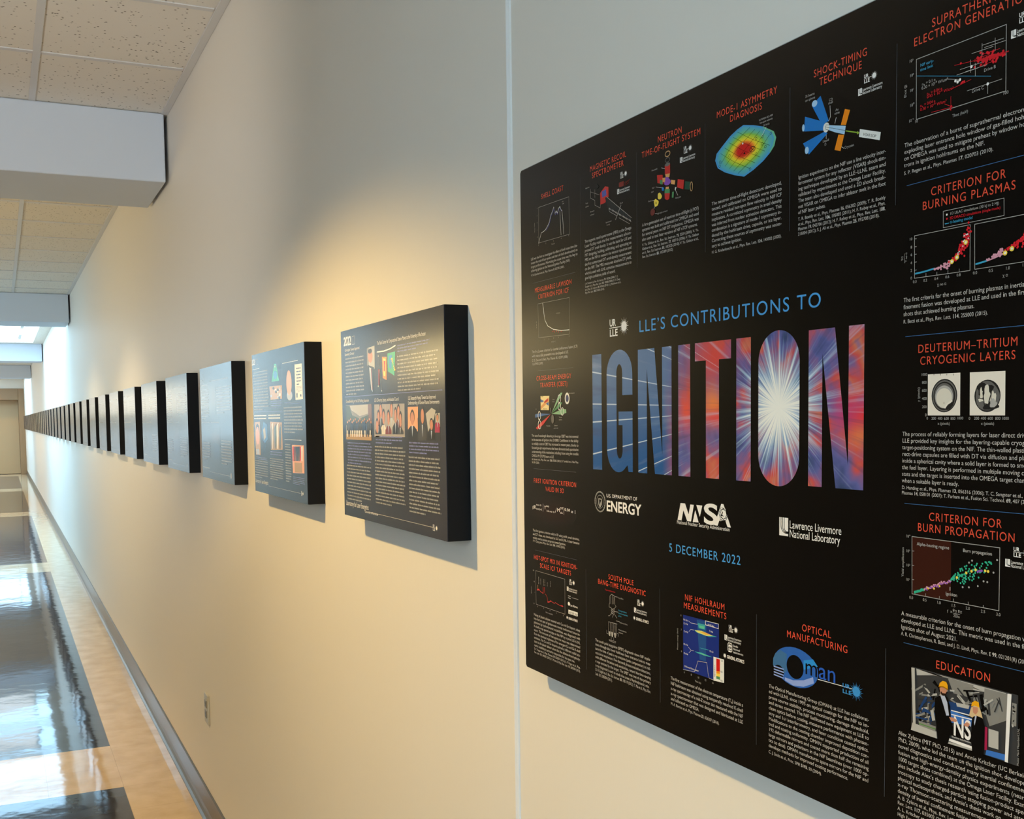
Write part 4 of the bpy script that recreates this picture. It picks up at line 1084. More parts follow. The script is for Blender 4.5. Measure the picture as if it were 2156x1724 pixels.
  ["p","heat4",[504.8,613.5,519.3,605.8,522.7,599.4,520.3,592.5,514.6,587.7,506.8,591.9,502.8,605.4]],
  ["p","heat1",[475.7,621.0,490.1,617.2,503.2,612.8,516.9,605.5,520.2,599.4,517.9,592.9,512.5,588.2,503.3,583.2,490.2,578.2,476.7,574.9,462.9,579.0,448.8,584.5,438.1,590.6,434.3,598.4,436.4,604.3,445.7,609.7,456.9,615.8,466.9,619.2]],
  ["p","heat2",[475.7,619.9,489.3,616.3,501.6,612.1,514.6,605.2,517.7,599.4,515.5,593.2,510.4,588.8,501.7,584.0,489.4,579.3,476.7,576.2,463.7,580.1,450.4,585.3,440.3,591.0,436.8,598.4,438.8,603.9,447.5,609.1,458.0,614.8,467.4,618.1]],
  ["p","heat3",[477.0,617.4,488.2,615.1,500.3,610.7,510.0,605.1,514.0,599.3,512.5,594.0,507.5,589.3,499.4,584.9,488.5,580.8,476.6,579.1,464.4,581.4,452.8,586.1,444.1,591.8,440.5,597.9,442.7,603.5,449.7,608.6,458.9,613.3,467.7,616.6]],
  ["p","heat4",[476.9,616.3,487.4,614.2,498.8,610.0,507.9,604.8,511.6,599.3,510.2,594.3,505.6,589.9,497.9,585.7,487.7,581.9,476.6,580.3,465.2,582.5,454.3,586.9,446.2,592.2,442.8,597.9,444.9,603.2,451.4,608.0,460.0,612.4,468.2,615.6]],
  ["p","heat5",[477.3,614.5,486.9,612.8,496.8,609.1,504.5,604.4,508.1,599.4,507.2,594.8,502.9,590.5,495.9,586.6,486.7,583.5,476.5,582.3,466.0,584.0,456.4,587.8,449.3,592.7,446.3,597.8,448.0,602.8,453.6,607.3,461.0,611.3,468.8,613.9]],
  ["p","heat6",[477.1,613.5,486.1,611.9,495.3,608.4,502.5,604.1,505.8,599.4,505.0,595.1,501.0,591.1,494.4,587.4,485.9,584.5,476.4,583.4,466.7,585.0,457.8,588.5,451.2,593.1,448.5,597.9,450.0,602.5,455.1,606.7,462.0,610.4,469.3,612.9]],
  ["p","heat7",[477.0,612.5,485.3,611.0,493.8,607.8,500.6,603.7,503.6,599.4,502.9,595.4,499.1,591.7,493.0,588.3,485.2,585.5,476.4,584.5,467.4,585.9,459.1,589.2,453.1,593.4,450.5,597.9,452.0,602.2,456.7,606.1,463.0,609.6,469.8,611.9]],
  ["p","heat8",[477.2,611.0,484.6,609.7,492.0,606.9,497.8,603.3,500.5,599.5,500.0,595.7,496.7,592.3,491.3,589.2,484.2,586.9,476.3,586.1,468.2,587.3,461.0,590.2,455.7,593.9,453.5,597.9,454.7,601.8,458.6,605.4,464.2,608.5,470.4,610.5]],
  ["p","heat9",[477.0,610.0,483.8,608.8,490.6,606.3,495.9,603.0,498.4,599.4,498.0,596.0,494.9,592.8,489.9,590.0,483.5,587.9,476.2,587.2,468.9,588.3,462.3,590.9,457.5,594.3,455.4,598.0,456.5,601.6,460.1,604.9,465.1,607.7,470.8,609.5]],
  ["p","heat10",[477.0,608.6,483.1,607.6,488.9,605.5,493.4,602.6,495.7,599.4,495.3,596.3,492.7,593.5,488.3,591.0,482.6,589.2,476.1,588.6,469.7,589.5,463.9,591.7,459.8,594.7,458.0,598.0,458.8,601.2,461.9,604.2,466.2,606.7,471.4,608.3]],
  ["p","heat11",[476.9,607.7,482.3,606.8,487.5,604.9,491.6,602.3,493.7,599.4,493.4,596.6,491.0,594.0,487.0,591.7,481.8,590.1,476.1,589.6,470.2,590.4,465.1,592.4,461.4,595.1,459.8,598.1,460.5,601.0,463.2,603.7,467.2,605.9,471.8,607.4]],
  ["p","heat12",[476.7,606.8,481.5,606.0,486.2,604.3,489.9,601.9,491.7,599.4,491.4,596.8,489.3,594.5,485.7,592.5,481.1,591.0,476.0,590.6,470.8,591.3,466.2,593.1,462.9,595.5,461.5,598.1,462.2,600.7,464.6,603.2,468.1,605.2,472.2,606.5]],
  ["p","heat13",[476.6,605.6,480.8,605.0,484.7,603.5,487.7,601.5,489.3,599.3,489.1,597.1,487.3,595.1,484.3,593.3,480.3,592.2,475.9,591.8,471.5,592.4,467.6,593.9,464.8,595.9,463.6,598.2,464.2,600.5,466.1,602.5,469.1,604.3,472.7,605.4]],
  ["p","heat14",[476.4,604.7,480.0,604.2,483.4,602.9,486.1,601.2,487.4,599.3,487.2,597.4,485.7,595.6,483.1,594.1,479.6,593.0,475.8,592.7,472.0,593.2,468.7,594.5,466.3,596.3,465.2,598.3,465.7,600.2,467.4,602.1,469.9,603.5,473.0,604.5]],
  ["p","heat15",[476.3,603.7,479.3,603.2,482.0,602.2,484.1,600.8,485.2,599.2,485.1,597.6,483.9,596.1,481.7,594.9,478.9,594.1,475.7,593.8,472.6,594.2,469.9,595.3,468.0,596.7,467.1,598.3,467.4,600.0,468.8,601.5,470.9,602.7,473.4,603.5]],
  ["l","black",0.22,[467.2,617.6,489.4,605.4,513.8,594.4]],
  ["l","black",0.22,[485.4,617.5,458.6,606.8,441.1,593.3]],
  ["l","black",0.22,[460.7,614.1,482.8,601.8,507.1,590.6]],
  ["l","black",0.22,[492.6,614.0,468.2,602.6,447.9,589.5]],
  ["l","black",0.22,[454.2,610.6,476.0,598.1,500.3,586.8]],
  ["l","black",0.22,[499.7,610.6,477.7,598.4,454.7,585.8]],
  ["l","black",0.22,[447.6,607.0,469.2,594.3,493.3,582.9]],
  ["l","black",0.22,[506.7,607.2,487.0,594.4,461.4,582.1]],
  ["l","black",0.22,[440.9,603.3,462.3,590.5,486.3,579.0]],
  ["l","black",0.22,[513.6,603.8,496.1,590.3,468.1,578.4]],
  ["o","black",0.5,489.4,596.4,4.0,2.5],
  ["l","black",0.4,[486.9,598.3,492.0,594.3]],
  ["l","black",0.4,[492.0,597.4,487.0,595.2]],
  ["d","white",1.0,[475.1,605.0]],
  ["p","black",[475.9,594.9,477.6,596.6,479.2,594.4]],
  ["o","black",0.25,494.9,604.8,1.4,1.1],
  ["o","black",0.25,503.8,604.5,1.4,1.1],
  ["o","black",0.25,515.8,604.8,1.3,1.1],
  ["o","black",0.25,503.5,598.0,1.4,1.1],
  ["o","black",0.25,508.2,594.4,1.4,1.1],
  ["o","black",0.25,495.0,590.8,1.4,1.1],
  ["o","black",0.25,455.1,597.9,1.5,1.2],
  ["o","black",0.25,440.6,595.1,1.5,1.2],
  ["o","black",0.25,486.4,578.7,1.4,1.2],
  ["o","black",0.25,440.0,591.3,1.5,1.2],
  ["l","white",0.3,[509.6,611.9,502.9,604.8]],
  ["s","N190904-003-999","grey",499.3,619.5,1.8,0],
  ["s","hot-spot velocity","grey",500.5,616.7,1.8,0],
  ["s","84 km/s","grey",505.8,613.2,1.8,0]]],
["paragraph", [["b","text",426.1,530.4,555.7,5.2,["The neutron time-of-flight detectors developed,","tested, and calibrated on OMEGA were used to","measure residual hot-spot flow velocity in NIF ICF","implosions. A correlated asymmetry in areal density","was inferred from nuclear activation detectors. This","combination is a signature of mode-1 asymmetry in-","duced by the hohlraum drive, capsule, or ice layer.","Correcting these sources of asymmetry was neces-","sary to achieve ignition."]]]],
["citation", [["b","text",426.1,530.4,508.2,4.42,["H. G. Rinderknecht et al., Phys. Rev. Lett. *124*, 145002 (2020)."]]]],
["heading", [["t","NEUTRON","orange",330.9,375.5,639.7,6.3],
  ["t","TIME-OF-FLIGHT SYSTEM","orange",299.7,407.9,630.3,6.3]]],
["diagram", [["o","tan",1.0,349.4,623.8,4.5,2.7],
  ["o","ink_mid",0.6,349.3,617.5,4.1,2.3],
  ["p","d_red",[344.2,612.9,354.1,612.2,354.1,602.5,344.5,603.0]],
  ["e","ink_mid",349.3,612.8,4.8,1.8],
  ["p","amber2",[345.1,603.4,353.7,602.6,352.7,598.9,346.1,599.8]],
  ["p","violet",[355.4,594.0,354.4,592.4,352.7,591.5,350.8,591.0,348.5,591.2,346.0,591.7,343.5,592.9,342.6,594.9,342.9,596.5,342.9,598.2,343.9,599.5,346.1,600.1,348.5,600.0,350.9,598.9,352.4,597.3,354.2,595.9]],
  ["p","d_red",[329.5,605.7,340.1,603.8,341.8,593.8,330.3,597.1]],
  ["p","d_green",[334.8,599.6,341.0,597.9,340.1,593.6,335.1,595.1]],
  ["p","amber2",[339.8,600.6,345.4,599.9,344.5,595.2,340.1,596.1]],
  ["p","amber2",[355.8,595.4,363.5,593.3,362.6,589.1,355.7,591.0]],
  ["p","d_red",[368.0,593.6,379.4,590.5,378.0,581.2,366.8,585.4]],
  ["p","d_green2",[381.0,588.8,390.0,586.5,388.9,578.6,380.2,580.8]],
  ["o","tan",0.9,392.1,581.3,2.1,4.5],
  ["p","amber2",[346.2,589.9,351.9,589.1,351.9,585.9,345.7,587.1]],
  ["p","d_green",[343.9,587.9,353.7,586.5,353.6,581.2,343.9,583.0]],
  ["p","d_red",[343.9,583.5,353.6,582.1,352.6,576.0,348.7,575.7,344.4,577.5]],
  ["p","beam",[339.2,591.3,343.2,589.6,342.1,586.3,338.6,587.8]],
  ["p","d_green",[357.9,582.3,361.2,582.1,360.5,575.9,357.4,576.5]],
  ["p","pale",[363.4,586.0,366.0,586.0,364.2,583.0,362.9,583.2]],
  ["p","yellow",[339.0,581.5,338.4,580.2,337.3,579.4,336.1,578.9,334.7,579.0,333.1,579.3,331.5,580.1,331.0,581.6,331.2,583.0,331.2,584.3,331.8,585.5,333.2,586.0,334.7,586.1,336.2,585.3,337.1,584.1,338.3,583.0]],
  ["p","yellow",[332.7,575.7,332.1,574.4,331.1,573.3,329.6,573.0,328.0,572.6,326.0,572.7,324.7,574.3,324.4,576.0,323.7,577.4,323.8,579.0,324.7,580.1,326.2,581.0,328.0,580.6,329.5,579.4,331.1,578.8,332.7,577.5]],
  ["l","black",0.5,[326.6,577.9,329.3,574.9]],
  ["l","black",0.5,[329.3,577.4,326.6,575.4]],
  ["e","d_maroon",321.1,567.9,4.3,3.8],
  ["l","white",0.3,[338.4,611.5,344.6,609.2]],
  ["l","white",0.3,[327.6,593.6,340.1,589.9]],
  ["l","white",0.3,[320.3,580.1,324.3,579.8]],
  ["l","white",0.3,[363.4,584.1,368.5,576.8]],
  ["l","white",0.3,[325.6,565.6,330.1,564.6]],
  ["l","white",0.3,[323.8,570.9,325.6,573.1]],
  ["s","Photodiode","grey",319.6,611.6,1.6,0],
  ["s","MCP","grey",320.4,592.6,1.6,0],
  ["s","stack","grey",318.5,588.9,1.6,0],
  ["s","Mount","grey",312.9,579.9,1.6,0],
  ["s","Filter glass","grey",364.2,573.8,1.6,0],
  ["s","Light tight enclosure","grey",330.1,563.8,1.6,0]]],
["logo", [["U",378.7,617.2,6.9],
  ["L",372.0,609.1,5.6]]],
["paragraph", [["b","text",299.7,404.4,555.8,5.28,["A first-generation set of neutron time-of-flight (nTOF)","systems was built and calibrated on OMEGA and used","for several years on NIF DT implosions. OMEGA was","also used to test later versions of NIF nTOF systems."]]]],
["citation", [["b","text",299.7,404.4,534.4,4.37,["V. Yu. Glebov et al., Rev. Sci. Instrum. *75*, 3559 (2004); V. Yu.","Glebov et al., Rev. Sci. Instrum. *77*, 10E715 (2006); V. Yu. Glebov","et al., Rev. Sci. Instrum. *81*, 10D325 (2010); V. Yu. Glebov et al.,","Rev. Sci. Instrum. *83*, 10D309 (2012)."]]]],
["heading", [["t","MAGNETIC RECOIL","orange",186.6,267.7,639.3,6.3],
  ["t","SPECTROMETER","orange",191.5,262.3,630.5,6.3]]],
["diagram", [["p","d_red",[210.2,609.9,221.5,615.3,228.9,613.3,229.1,601.9,221.3,596.4,210.6,596.2]],
  ["p","violet2",[214.0,610.8,223.6,611.6,224.5,604.4,215.0,603.5]],
  ["p","ink_dark2",[221.3,602.3,226.6,602.4,278.7,568.6,277.2,566.3,228.5,589.1,223.4,596.6]],
  ["l","ink_lt",0.4,[224.5,602.8,278.4,569.2]],
  ["l","pale",0.5,[230.6,588.8,232.1,586.6]],
  ["l","pale",0.5,[233.7,587.3,235.2,585.1]],
  ["l","pale",0.5,[236.8,585.8,238.2,583.6]],
  ["l","pale",0.5,[239.9,584.4,241.3,582.2]],
  ["l","pale",0.5,[243.0,582.9,244.4,580.7]],
  ["l","pale",0.5,[246.0,581.5,247.4,579.3]],
  ["l","pale",0.5,[249.1,580.0,250.4,577.9]],
  ["l","pale",0.5,[252.1,578.6,253.5,576.4]],
  ["l","pale",0.5,[255.1,577.2,256.5,575.0]],
  ["l","pale",0.5,[258.1,575.7,259.5,573.6]],
  ["l","pale",0.5,[261.1,574.3,262.4,572.2]],
  ["l","pale",0.5,[264.0,572.9,265.4,570.8]],
  ["l","pale",0.5,[267.0,571.5,268.4,569.4]],
  ["l","pale",0.5,[270.0,570.1,271.3,568.0]],
  ["l","pale",0.5,[272.9,568.7,274.2,566.6]],
  ["l","pale",0.5,[275.8,567.3,277.2,565.2]],
  ["l","grey",0.4,[229.6,588.4,231.6,584.3,248.0,576.6]],
  ["l","grey",0.4,[252.0,573.8,274.4,563.3]],
  ["l","grey",0.4,[188.0,618.6,188.3,608.0,198.4,603.4,198.3,597.9,210.5,592.4,211.2,596.1]],
  ["l","grey",0.3,[198.5,616.0,198.4,606.7]],
  ["l","grey",0.3,[188.6,615.2,208.6,608.0]],
  ["l","white",0.35,[256.6,587.2,244.5,572.6]],
  ["p","ink_dark2",[207.7,618.0,206.6,616.9,205.1,616.2,203.2,616.1,201.2,616.4,198.9,617.0,197.8,618.6,198.2,619.9,198.1,621.2,199.2,622.2,201.2,622.4,203.4,622.0,204.9,620.6,206.4,619.5]],
  ["s","Neutrons","grey",176.4,620.9,1.6,0],
  ["s","Target","grey",176.1,602.9,1.6,0],
  ["s","chamber","grey",176.1,598.9,1.6,0],
  ["s","Deuteron","grey",187.6,591.0,1.6,0],
  ["s","collimator","grey",187.5,587.1,1.6,0],
  ["s","CR-39","grey",254.2,588.5,1.6,0],
  ["s","Spectrometer","grey",223.1,572.3,1.6,0],
  ["s","housing","grey",225.1,569.2,1.6,0]]],
["logo", [["U",255.2,617.3,6.9],
  ["L",248.3,600.9,5.6],
  ["p","maroon",[252.1,613.2,262.5,613.2,262.4,607.6,252.0,608.1]],
  ["l","maroon",0.5,[264.5,610.9,276.3,612.4]],
  ["l","maroon",0.5,[264.4,609.3,273.3,611.0]],
  ["l","maroon",0.5,[264.4,607.8,273.3,609.1]]]],
["paragraph", [["b","text",173.1,277.6,557.1,5.49,["The magnetic recoil spectrometer (MRS) at the Omega","Laser Facility made the first measurement of com-","pressed DT areal density. It was the basis for LLE and","MIT designing, building, calibrating, and operating an","MRS on the NIF to measure the neutron spectrum and","the first compressed DT areal-density measurement","on the NIF. The MRS measures absolute DT yield,","which is used with LLNL activation measurements to","give high-confidence yields of record."]]]],
["citation", [["b","text",173.1,277.6,507.0,3.67,["J. A. Frenje et al., Rev. Sci. Instrum. *79*, 10E502 (2008); T. C.","Sangster et al., Phys. Rev. Lett. *100*, 185006 (2008); D. T. Casey","et al., Rev. Sci. Instrum. *84*, 043506 (2013); A. J. Mackinnon et al.,","Phys. Rev. Lett. *108*, 215005 (2012)."]]]],
["heading", [["t","SHELL COAST","orange",60.7,120.8,630.7,6.3]]],
["chart", [["l","grey",0.35,[53.1,621.5,134.6,619.9,135.4,573.8,52.0,575.5,53.1,621.5]],
  ["l","pale",0.6,[52.0,574.9,56.1,581.6,60.3,587.6,66.9,588.3,72.1,589.9,78.7,594.2,82.6,597.7,86.6,605.3,91.8,610.3,95.0,614.5,98.0,605.7,101.1,608.7,104.3,605.2,108.1,610.9,111.4,612.1,114.2,607.5,116.7,605.9,121.0,576.1]],
  ["l","violet2",0.6,[72.9,588.1,79.4,592.4,83.4,595.9,87.4,603.6,92.6,608.6,95.7,612.7,98.8,603.9,101.8,606.9,105.0,603.4,108.8,609.2,112.1,610.3,114.9,605.8]],
  ["l","pale",0.5,[111.3,606.9,113.6,576.1]],
  ["s","4","grey",48.5,620.3,1.6,0],
  ["s","3","grey",48.3,610.8,1.6,0],
  ["s","2","grey",48.1,601.7,1.6,0],
  ["s","1","grey",47.8,592.0,1.6,0],
  ["s","0","grey",48.7,583.0,1.6,0],
  ["s","0","grey",51.4,571.9,1.6,0],
  ["s","2","grey",71.7,571.3,1.6,0],
  ["s","4","grey",92.8,571.1,1.6,0],
  ["s","6","grey",113.5,571.4,1.6,0],
  ["s","8","grey",133.0,571.9,1.6,0],
  ["s","Time (ns)","grey",87.6,567.7,1.6,0],
  ["s","Late","grey",116.9,616.3,1.6,0],
  ["s","coast","grey",118.0,613.6,1.6,0],
  ["s","Power (TW)","grey",42.4,591.1,1.6,90]]],
["paragraph", [["b","text",29.2,155.1,555.8,5.15,["LLE was the first to investigate the effect of shell coast time (be-","tween the end of laser pulse and start of shell deceleration) on","target performance. Minimizing the coast time was the key to","achieving ignition at the National Ignition Facility (NIF)."]]]],
["citation", [["b","text",29.2,155.1,534.7,4.38,["V. N. Goncharov et al., Phys. Plasmas *8*, 032705 (2001)."]]]],
["divider", [["l","grey_line",0.36,[33.1,525.1,148.7,525.1]]]],
["heading", [["t","MEASURABLE LAWSON","orange",39.4,140.0,512.0,6.0],
  ["t","CRITERION FOR ICF","orange",48.8,132.1,502.6,6.0]]],
["chart", [["l","grey",0.3,[48.3,496.5,133.5,495.9,132.6,450.3,49.0,451.8,48.3,496.5]],
  ["l","white",0.8,[62.1,495.9,64.7,482.7,67.9,472.9,75.4,465.2,90.3,459.7,111.4,456.5,132.7,455.8]],
  ["d","red",0.7,[88.6,457.1,93.5,456.0,99.2,456.7,104.9,455.2,111.4,455.4,91.9,457.6]],
  ["l","grey",0.4,[98.9,479.5,108.6,479.0]],
  ["s","0","grey",50.1,447.3,1.7,0],
  ["s","1","grey",64.8,447.5,1.7,0],
  ["s","2","grey",77.5,447.4,1.7,0],
  ["s","3","grey",90.8,447.6,1.7,0],
  ["s","4","grey",104.4,447.6,1.7,0],
  ["s","6","grey",131.8,447.3,1.7,0],
  ["s","ρR (g/cm²)","grey",84.9,443.3,1.7,0],
  ["s","χ (no α)","grey",44.1,465.0,1.7,90]]],
["paragraph", [["b","text",29.4,153.1,432.5,5.67,["The first Lawson criterion for inertial confinement fusion (ICF)","with measurable parameters was developed at LLE."]]]],
["citation", [["b","text",29.4,153.1,421.2,4.91,["C. D. Zhou and R. Betti, Phys. Plasmas *15*, 102707 (2008);","*16*, 079905 (2009)."]]]],
["divider", [["l","grey_line",0.36,[43.9,408.2,141.9,408.2]]]],
["heading", [["t","CROSS-BEAM ENERGY","orange",41.3,136.3,395.3,6.0],
  ["t","TRANSFER (CBET)","orange",51.7,126.6,386.0,6.0]]],
["diagram", [["p","cream3",[52.7,374.8,77.4,374.5,75.8,355.8,52.8,356.1]],
  ["p","amber2",[53.0,361.0,76.5,372.2,76.8,367.3,53.2,356.8]],
  ["p","d_red",[62.1,366.7,73.0,371.5,73.8,367.7,63.9,365.0]],
  ["p","d_blue3",[52.8,370.6,62.2,367.9,56.7,365.9,52.7,366.9]],
  ["p","d_blue3",[67.5,364.1,75.5,366.5,75.4,361.5]],
  ["s","Pump","black",55.1,373.1,1.5,0],
  ["s","Probe beam","black",60.1,356.9,1.5,0],
  ["p","d_green3",[83.1,351.1,107.6,371.6,113.6,377.5,108.6,377.6,101.7,373.3]],
  ["p","d_green",[84.0,351.3,107.4,360.2,112.9,365.0,107.5,365.5,102.3,363.5]],
  ["p","d_green3",[83.9,350.8,112.2,349.6,123.1,352.0,122.4,356.4,112.4,356.9]],
  ["o","pale",1.0,105.0,370.0,3.7,5.0],
  ["o","pale",1.0,104.8,360.3,3.4,4.5],
  ["o","pale",1.0,112.6,353.7,3.7,4.7],
  ["p","d_blue3",[80.4,350.5,51.7,347.5,37.0,345.9,37.1,350.6,51.8,351.7]],
  ["o","pale",1.0,49.0,348.8,3.6,5.5],
  ["p","d_red2",[81.3,350.3,59.6,336.6,44.0,330.2,38.5,331.9,52.4,339.1]],
  ["o","pale",1.0,49.6,336.6,4.0,5.5],
  ["e","ink_mid",86.4,344.0,3.8,5.9],
  ["p","ink_mid",[79.7,358.9,82.3,358.1,83.4,351.5,82.2,351.5]],
  ["e","pale",126.0,370.0,6.2,7.4],
  ["e","d_blue4",126.0,370.0,4.0,4.6],
  ["s","Probe","grey",86.9,368.7,1.5,0],
  ["s","beams","grey",86.9,365.8,1.5,0],
  ["s","Thomson","grey",103.7,345.6,1.5,0],
  ["s","scattering","grey",103.6,342.5,1.5,0],
  ["s","Supersonic","grey",90.6,335.0,1.5,0],
  ["s","gas jet nozzle","grey",89.6,331.7,1.5,0],
  ["s","Pump beam","grey",69.5,334.5,1.5,0],
  ["s","Beam diagnostic","grey",131.0,375.8,1.5,0],
  ["s","P9","grey",39.1,356.5,1.5,0]]],
["paragraph", [["b","text",25.7,153.1,320.4,5.45,["The use of wavelength detuning to leverage CBET was instrumental","in the success of ignition shot 210808. Confidence in the ability","to reliably control CBET has increased in recent years, thanks to","focused gas-jet experiments that have demonstrated quantitative","understanding of the mechanism, including those using the tunable","OMEGA P9 (TOP9) beam at LLE."]]]],
["citation", [["b","text",25.7,153.1,288.7,4.14,["A. Hansen et al., Phys. Rev. Lett. *126*, 075002 (2021); D. Turnbull et al., Nat. Phys.","*16*, 181 (2020)."]]]],
["divider", [["l","grey_line",0.36,[30.6,277.3,146.3,277.3]]]],
["heading", [["t","FIRST IGNITION CRITERION","orange",30.1,147.0,258.4,6.0],
  ["t","VALID IN 3D","orange",63.9,114.6,248.8,6.0]]],
["formula", [["e","glow1",85.0,223.4,62.9,19.6],
  ["e","glow2",85.0,223.4,51.6,16.0],
  ["e","glow3",85.0,223.4,38.7,12.3],
  ["e","glow",85.0,223.4,24.0,8.0],
  ["T","ρR","white",25.6,223.0,35.5,4.6],
  ["T","no α","white",36.4,227.8,51.7,2.4],
  ["T","tot(n)","white",36.2,222.3,53.1,2.4],
  ["l","white",0.5,[56.9,231.2,56.7,221.3]],
  ["T","Y","white",59.8,224.4,65.0,4.6],
  ["T","exp","white",65.0,228.1,73.6,2.4],
  ["T","16 no α","white",65.7,221.6,88.8,2.4],
  ["l","white",0.5,[91.0,222.4,94.5,228.5]],
  ["T","M","white",95.9,223.9,103.8,4.6],
  ["T","DT","white",103.9,227.7,112.8,2.6],
  ["T","sh","white",104.2,222.0,111.2,2.4],
  ["l","white",0.5,[114.6,231.0,114.4,221.4]],
  ["T","0.58","white",116.1,226.5,130.2,3.4],
  ["T","≈ 1","white",133.0,224.6,145.7,4.6]]],
["paragraph", [["b","text",25.7,153.5,191.8,5.11,["The first ignition criterion valid in 3D using yields, areal densities,","and DT mass, was developed at LLE and LLNL. It later became","widely used to assess progress toward ignition."]]]],
["citation", [["b","text",25.7,153.5,177.4,4.34,["P. Y. Chang et al., Phys. Rev. Lett. *104*, 135002 (2010)."]]]],
["divider", [["l","grey_line",0.36,[32.4,166.6,146.8,166.6]]]],
["heading", [["t","HOT-SPOT MIX IN IGNITION-","orange",28.0,147.5,153.9,6.0],
  ["t","SCALE ICF TARGETS","orange",45.5,131.4,144.5,6.0]]],
["chart", [["l","grey",0.35,[32.9,138.5,114.6,137.9,114.3,92.1,33.4,92.5,32.9,138.5]],
  ["l","d_red2",0.7,[36.1,112.5,41.9,114.4,46.3,111.9,53.7,110.4]],
  ["d","d_red2",1.4,[38.4,113.2,41.2,113.6]],
  ["l","d_red2",1.0,[54.3,118.8,54.5,110.3]],
  ["l","d_red2",1.0,[58.1,118.8,58.6,112.1]],
  ["l","d_red2",0.6,[59.7,110.7,63.4,109.2,65.5,106.9,67.1,100.4,73.7,102.5,75.9,103.8,79.1,102.8,85.6,101.7,88.8,103.5,93.0,102.4,102.5,101.3,109.8,101.5]],
  ["d","d_red2",1.1,[68.2,100.9,71.5,101.6,75.5,103.1,104.6,101.7,107.7,101.7]],
  ["l","amber2",0.5,[39.3,119.3,39.2,115.1]],
  ["s","Ge K-shell","grey",42.0,121.3,1.6,90],
  ["s","emission","grey",48.1,121.6,1.6,90],
  ["s","Cu He-α","grey",56.6,121.2,1.6,90],
  ["s","Ge He-α","grey",60.3,121.2,1.6,90],
  ["s","Cu Ly","grey",67.2,121.7,1.6,90],
  ["s","Ge Ly-α","grey",75.9,121.9,1.6,90],
  ["s","100","grey",24.8,137.5,1.6,0],
  ["s","10","grey",27.2,122.2,1.6,0],
  ["s","1","grey",29.2,107.3,1.6,0],
  ["s","0.1","grey",26.0,91.9,1.6,0],
  ["s","8","grey",36.7,89.3,1.6,0],
  ["s","9","grey",54.7,89.6,1.6,0],
  ["s","10","grey",72.3,89.3,1.6,0],
  ["s","11","grey",90.6,89.2,1.6,0],
  ["s","12","grey",109.1,89.1,1.6,0],
  ["s","Photon energy (keV)","grey",61.3,85.4,1.6,0],
  ["s","Brightness","grey",20.3,105.4,1.6,90]]],
["logo", [["U",126.7,132.6,6.9],
  ["L",120.1,123.7,5.6],
  ["l","grey",1.0,[123.4,117.6,129.5,117.6]],
  ["l","grey",1.0,[123.4,115.1,129.4,114.8]],
  ["l","grey",0.5,[132.5,116.5,149.4,116.6]],
  ["e","white",125.2,107.4,2.8,2.4],
  ["s","Los Alamos","white",128.6,105.0,2.8,0],
  ["p","pale",[123.7,99.7,148.1,99.9,148.0,94.6,123.6,94.5]],
  ["s","ARTEP INC","black",125.2,94.8,3.2,0],
  ["G",118.1,87.3,4.6]]],
["paragraph", [["b","text",26.1,153.2,75.9,5.3,["Mixing of plastic ablator material with Cu and Ge dopants, deep","into the hot spot of ignition-scale inertial confinement fusion im-","plosions by hydrodynamic instabilities, was diagnosed with","K-shell x-ray spectroscopy on the NIF by a joint LLE–LLNL","team. The amount of hot-spot mix mass was determined","from the absolute brightness of the emergent Cu and Ge K-shell","emission. The Cu and Ge dopants placed at different radial loca-","tions in the plastic ablator show that the ablation-front hydrody-","namic instability is primarily responsible for hot-spot mix."]]]],
["citation", [["b","text",26.1,153.2,28.7,4.63,["S. P. Regan et al., Phys. Plasmas *19*, 056307 (2012); S. P. Regan et al., Phys.","Rev. Lett. *111*, 045001 (2013); T. Ma et al., Phys. Rev. Lett. *111*, 085004 (2013)."]]]],
["heading", [["t","SOUTH POLE","orange",222.7,278.5,152.6,6.0],
  ["t","BANG-TIME DIAGNOSTIC","orange",198.3,303.8,143.9,6.0]]],
["diagram", [["l","grey",0.45,[225.4,123.2,225.9,132.5,230.1,135.3,236.4,134.1,237.2,124.1]],
  ["l","grey",0.45,[228.1,123.7,228.6,132.4]],
  ["l","grey",0.45,[231.8,123.8,232.3,134.4]],
  ["l","grey",0.45,[234.5,124.2,235.0,132.9]],
  ["l","grey",0.45,[224.5,123.1,224.4,119.2,229.0,119.0,229.3,112.3,225.2,108.7,222.1,108.2]],
  ["l","grey",0.45,[238.1,123.3,239.9,122.2,236.2,119.2,236.2,112.5,241.5,108.6]],
  ["l","grey",0.45,[229.9,118.2,234.4,117.0,229.8,113.3,234.4,112.2,231.6,107.9]],
  ["l","grey",0.45,[234.4,118.9,229.9,116.2,234.4,114.1,229.8,111.4]],
  ["l","grey",0.45,[222.4,101.0,242.3,101.6]],
  ["l","grey",0.45,[222.9,100.5,222.7,86.9]],
  ["l","grey",0.45,[227.3,100.6,227.1,87.1]],
  ["l","grey",0.45,[230.6,100.7,230.4,87.2]],
  ["l","grey",0.45,[234.6,100.8,234.4,87.3]],
  ["l","grey",0.45,[237.8,100.9,237.7,87.4]],
  ["l","grey",0.45,[241.4,101.0,241.2,87.6]],
  ["p","grey",[223.1,89.7,227.2,89.8,226.7,84.1,223.8,84.3]],
  ["p","grey",[229.0,89.9,233.0,89.9,232.6,84.2,229.6,84.5]],
  ["p","grey",[235.5,90.0,239.5,90.1,239.1,84.4,236.2,84.6]],
  ["l","grey",0.45,[218.5,90.1,218.5,86.2,224.9,85.9]],
  ["l","grey",0.45,[241.3,90.4,245.2,90.3,244.8,87.2]],
  ["l","grey",0.45,[228.9,83.3,228.9,80.4]],
  ["l","grey",0.45,[234.0,83.7,234.3,80.4]],
  ["l","grey",0.45,[223.9,79.4,224.8,78.2,238.4,78.1,239.0,79.9,223.9,79.4]],
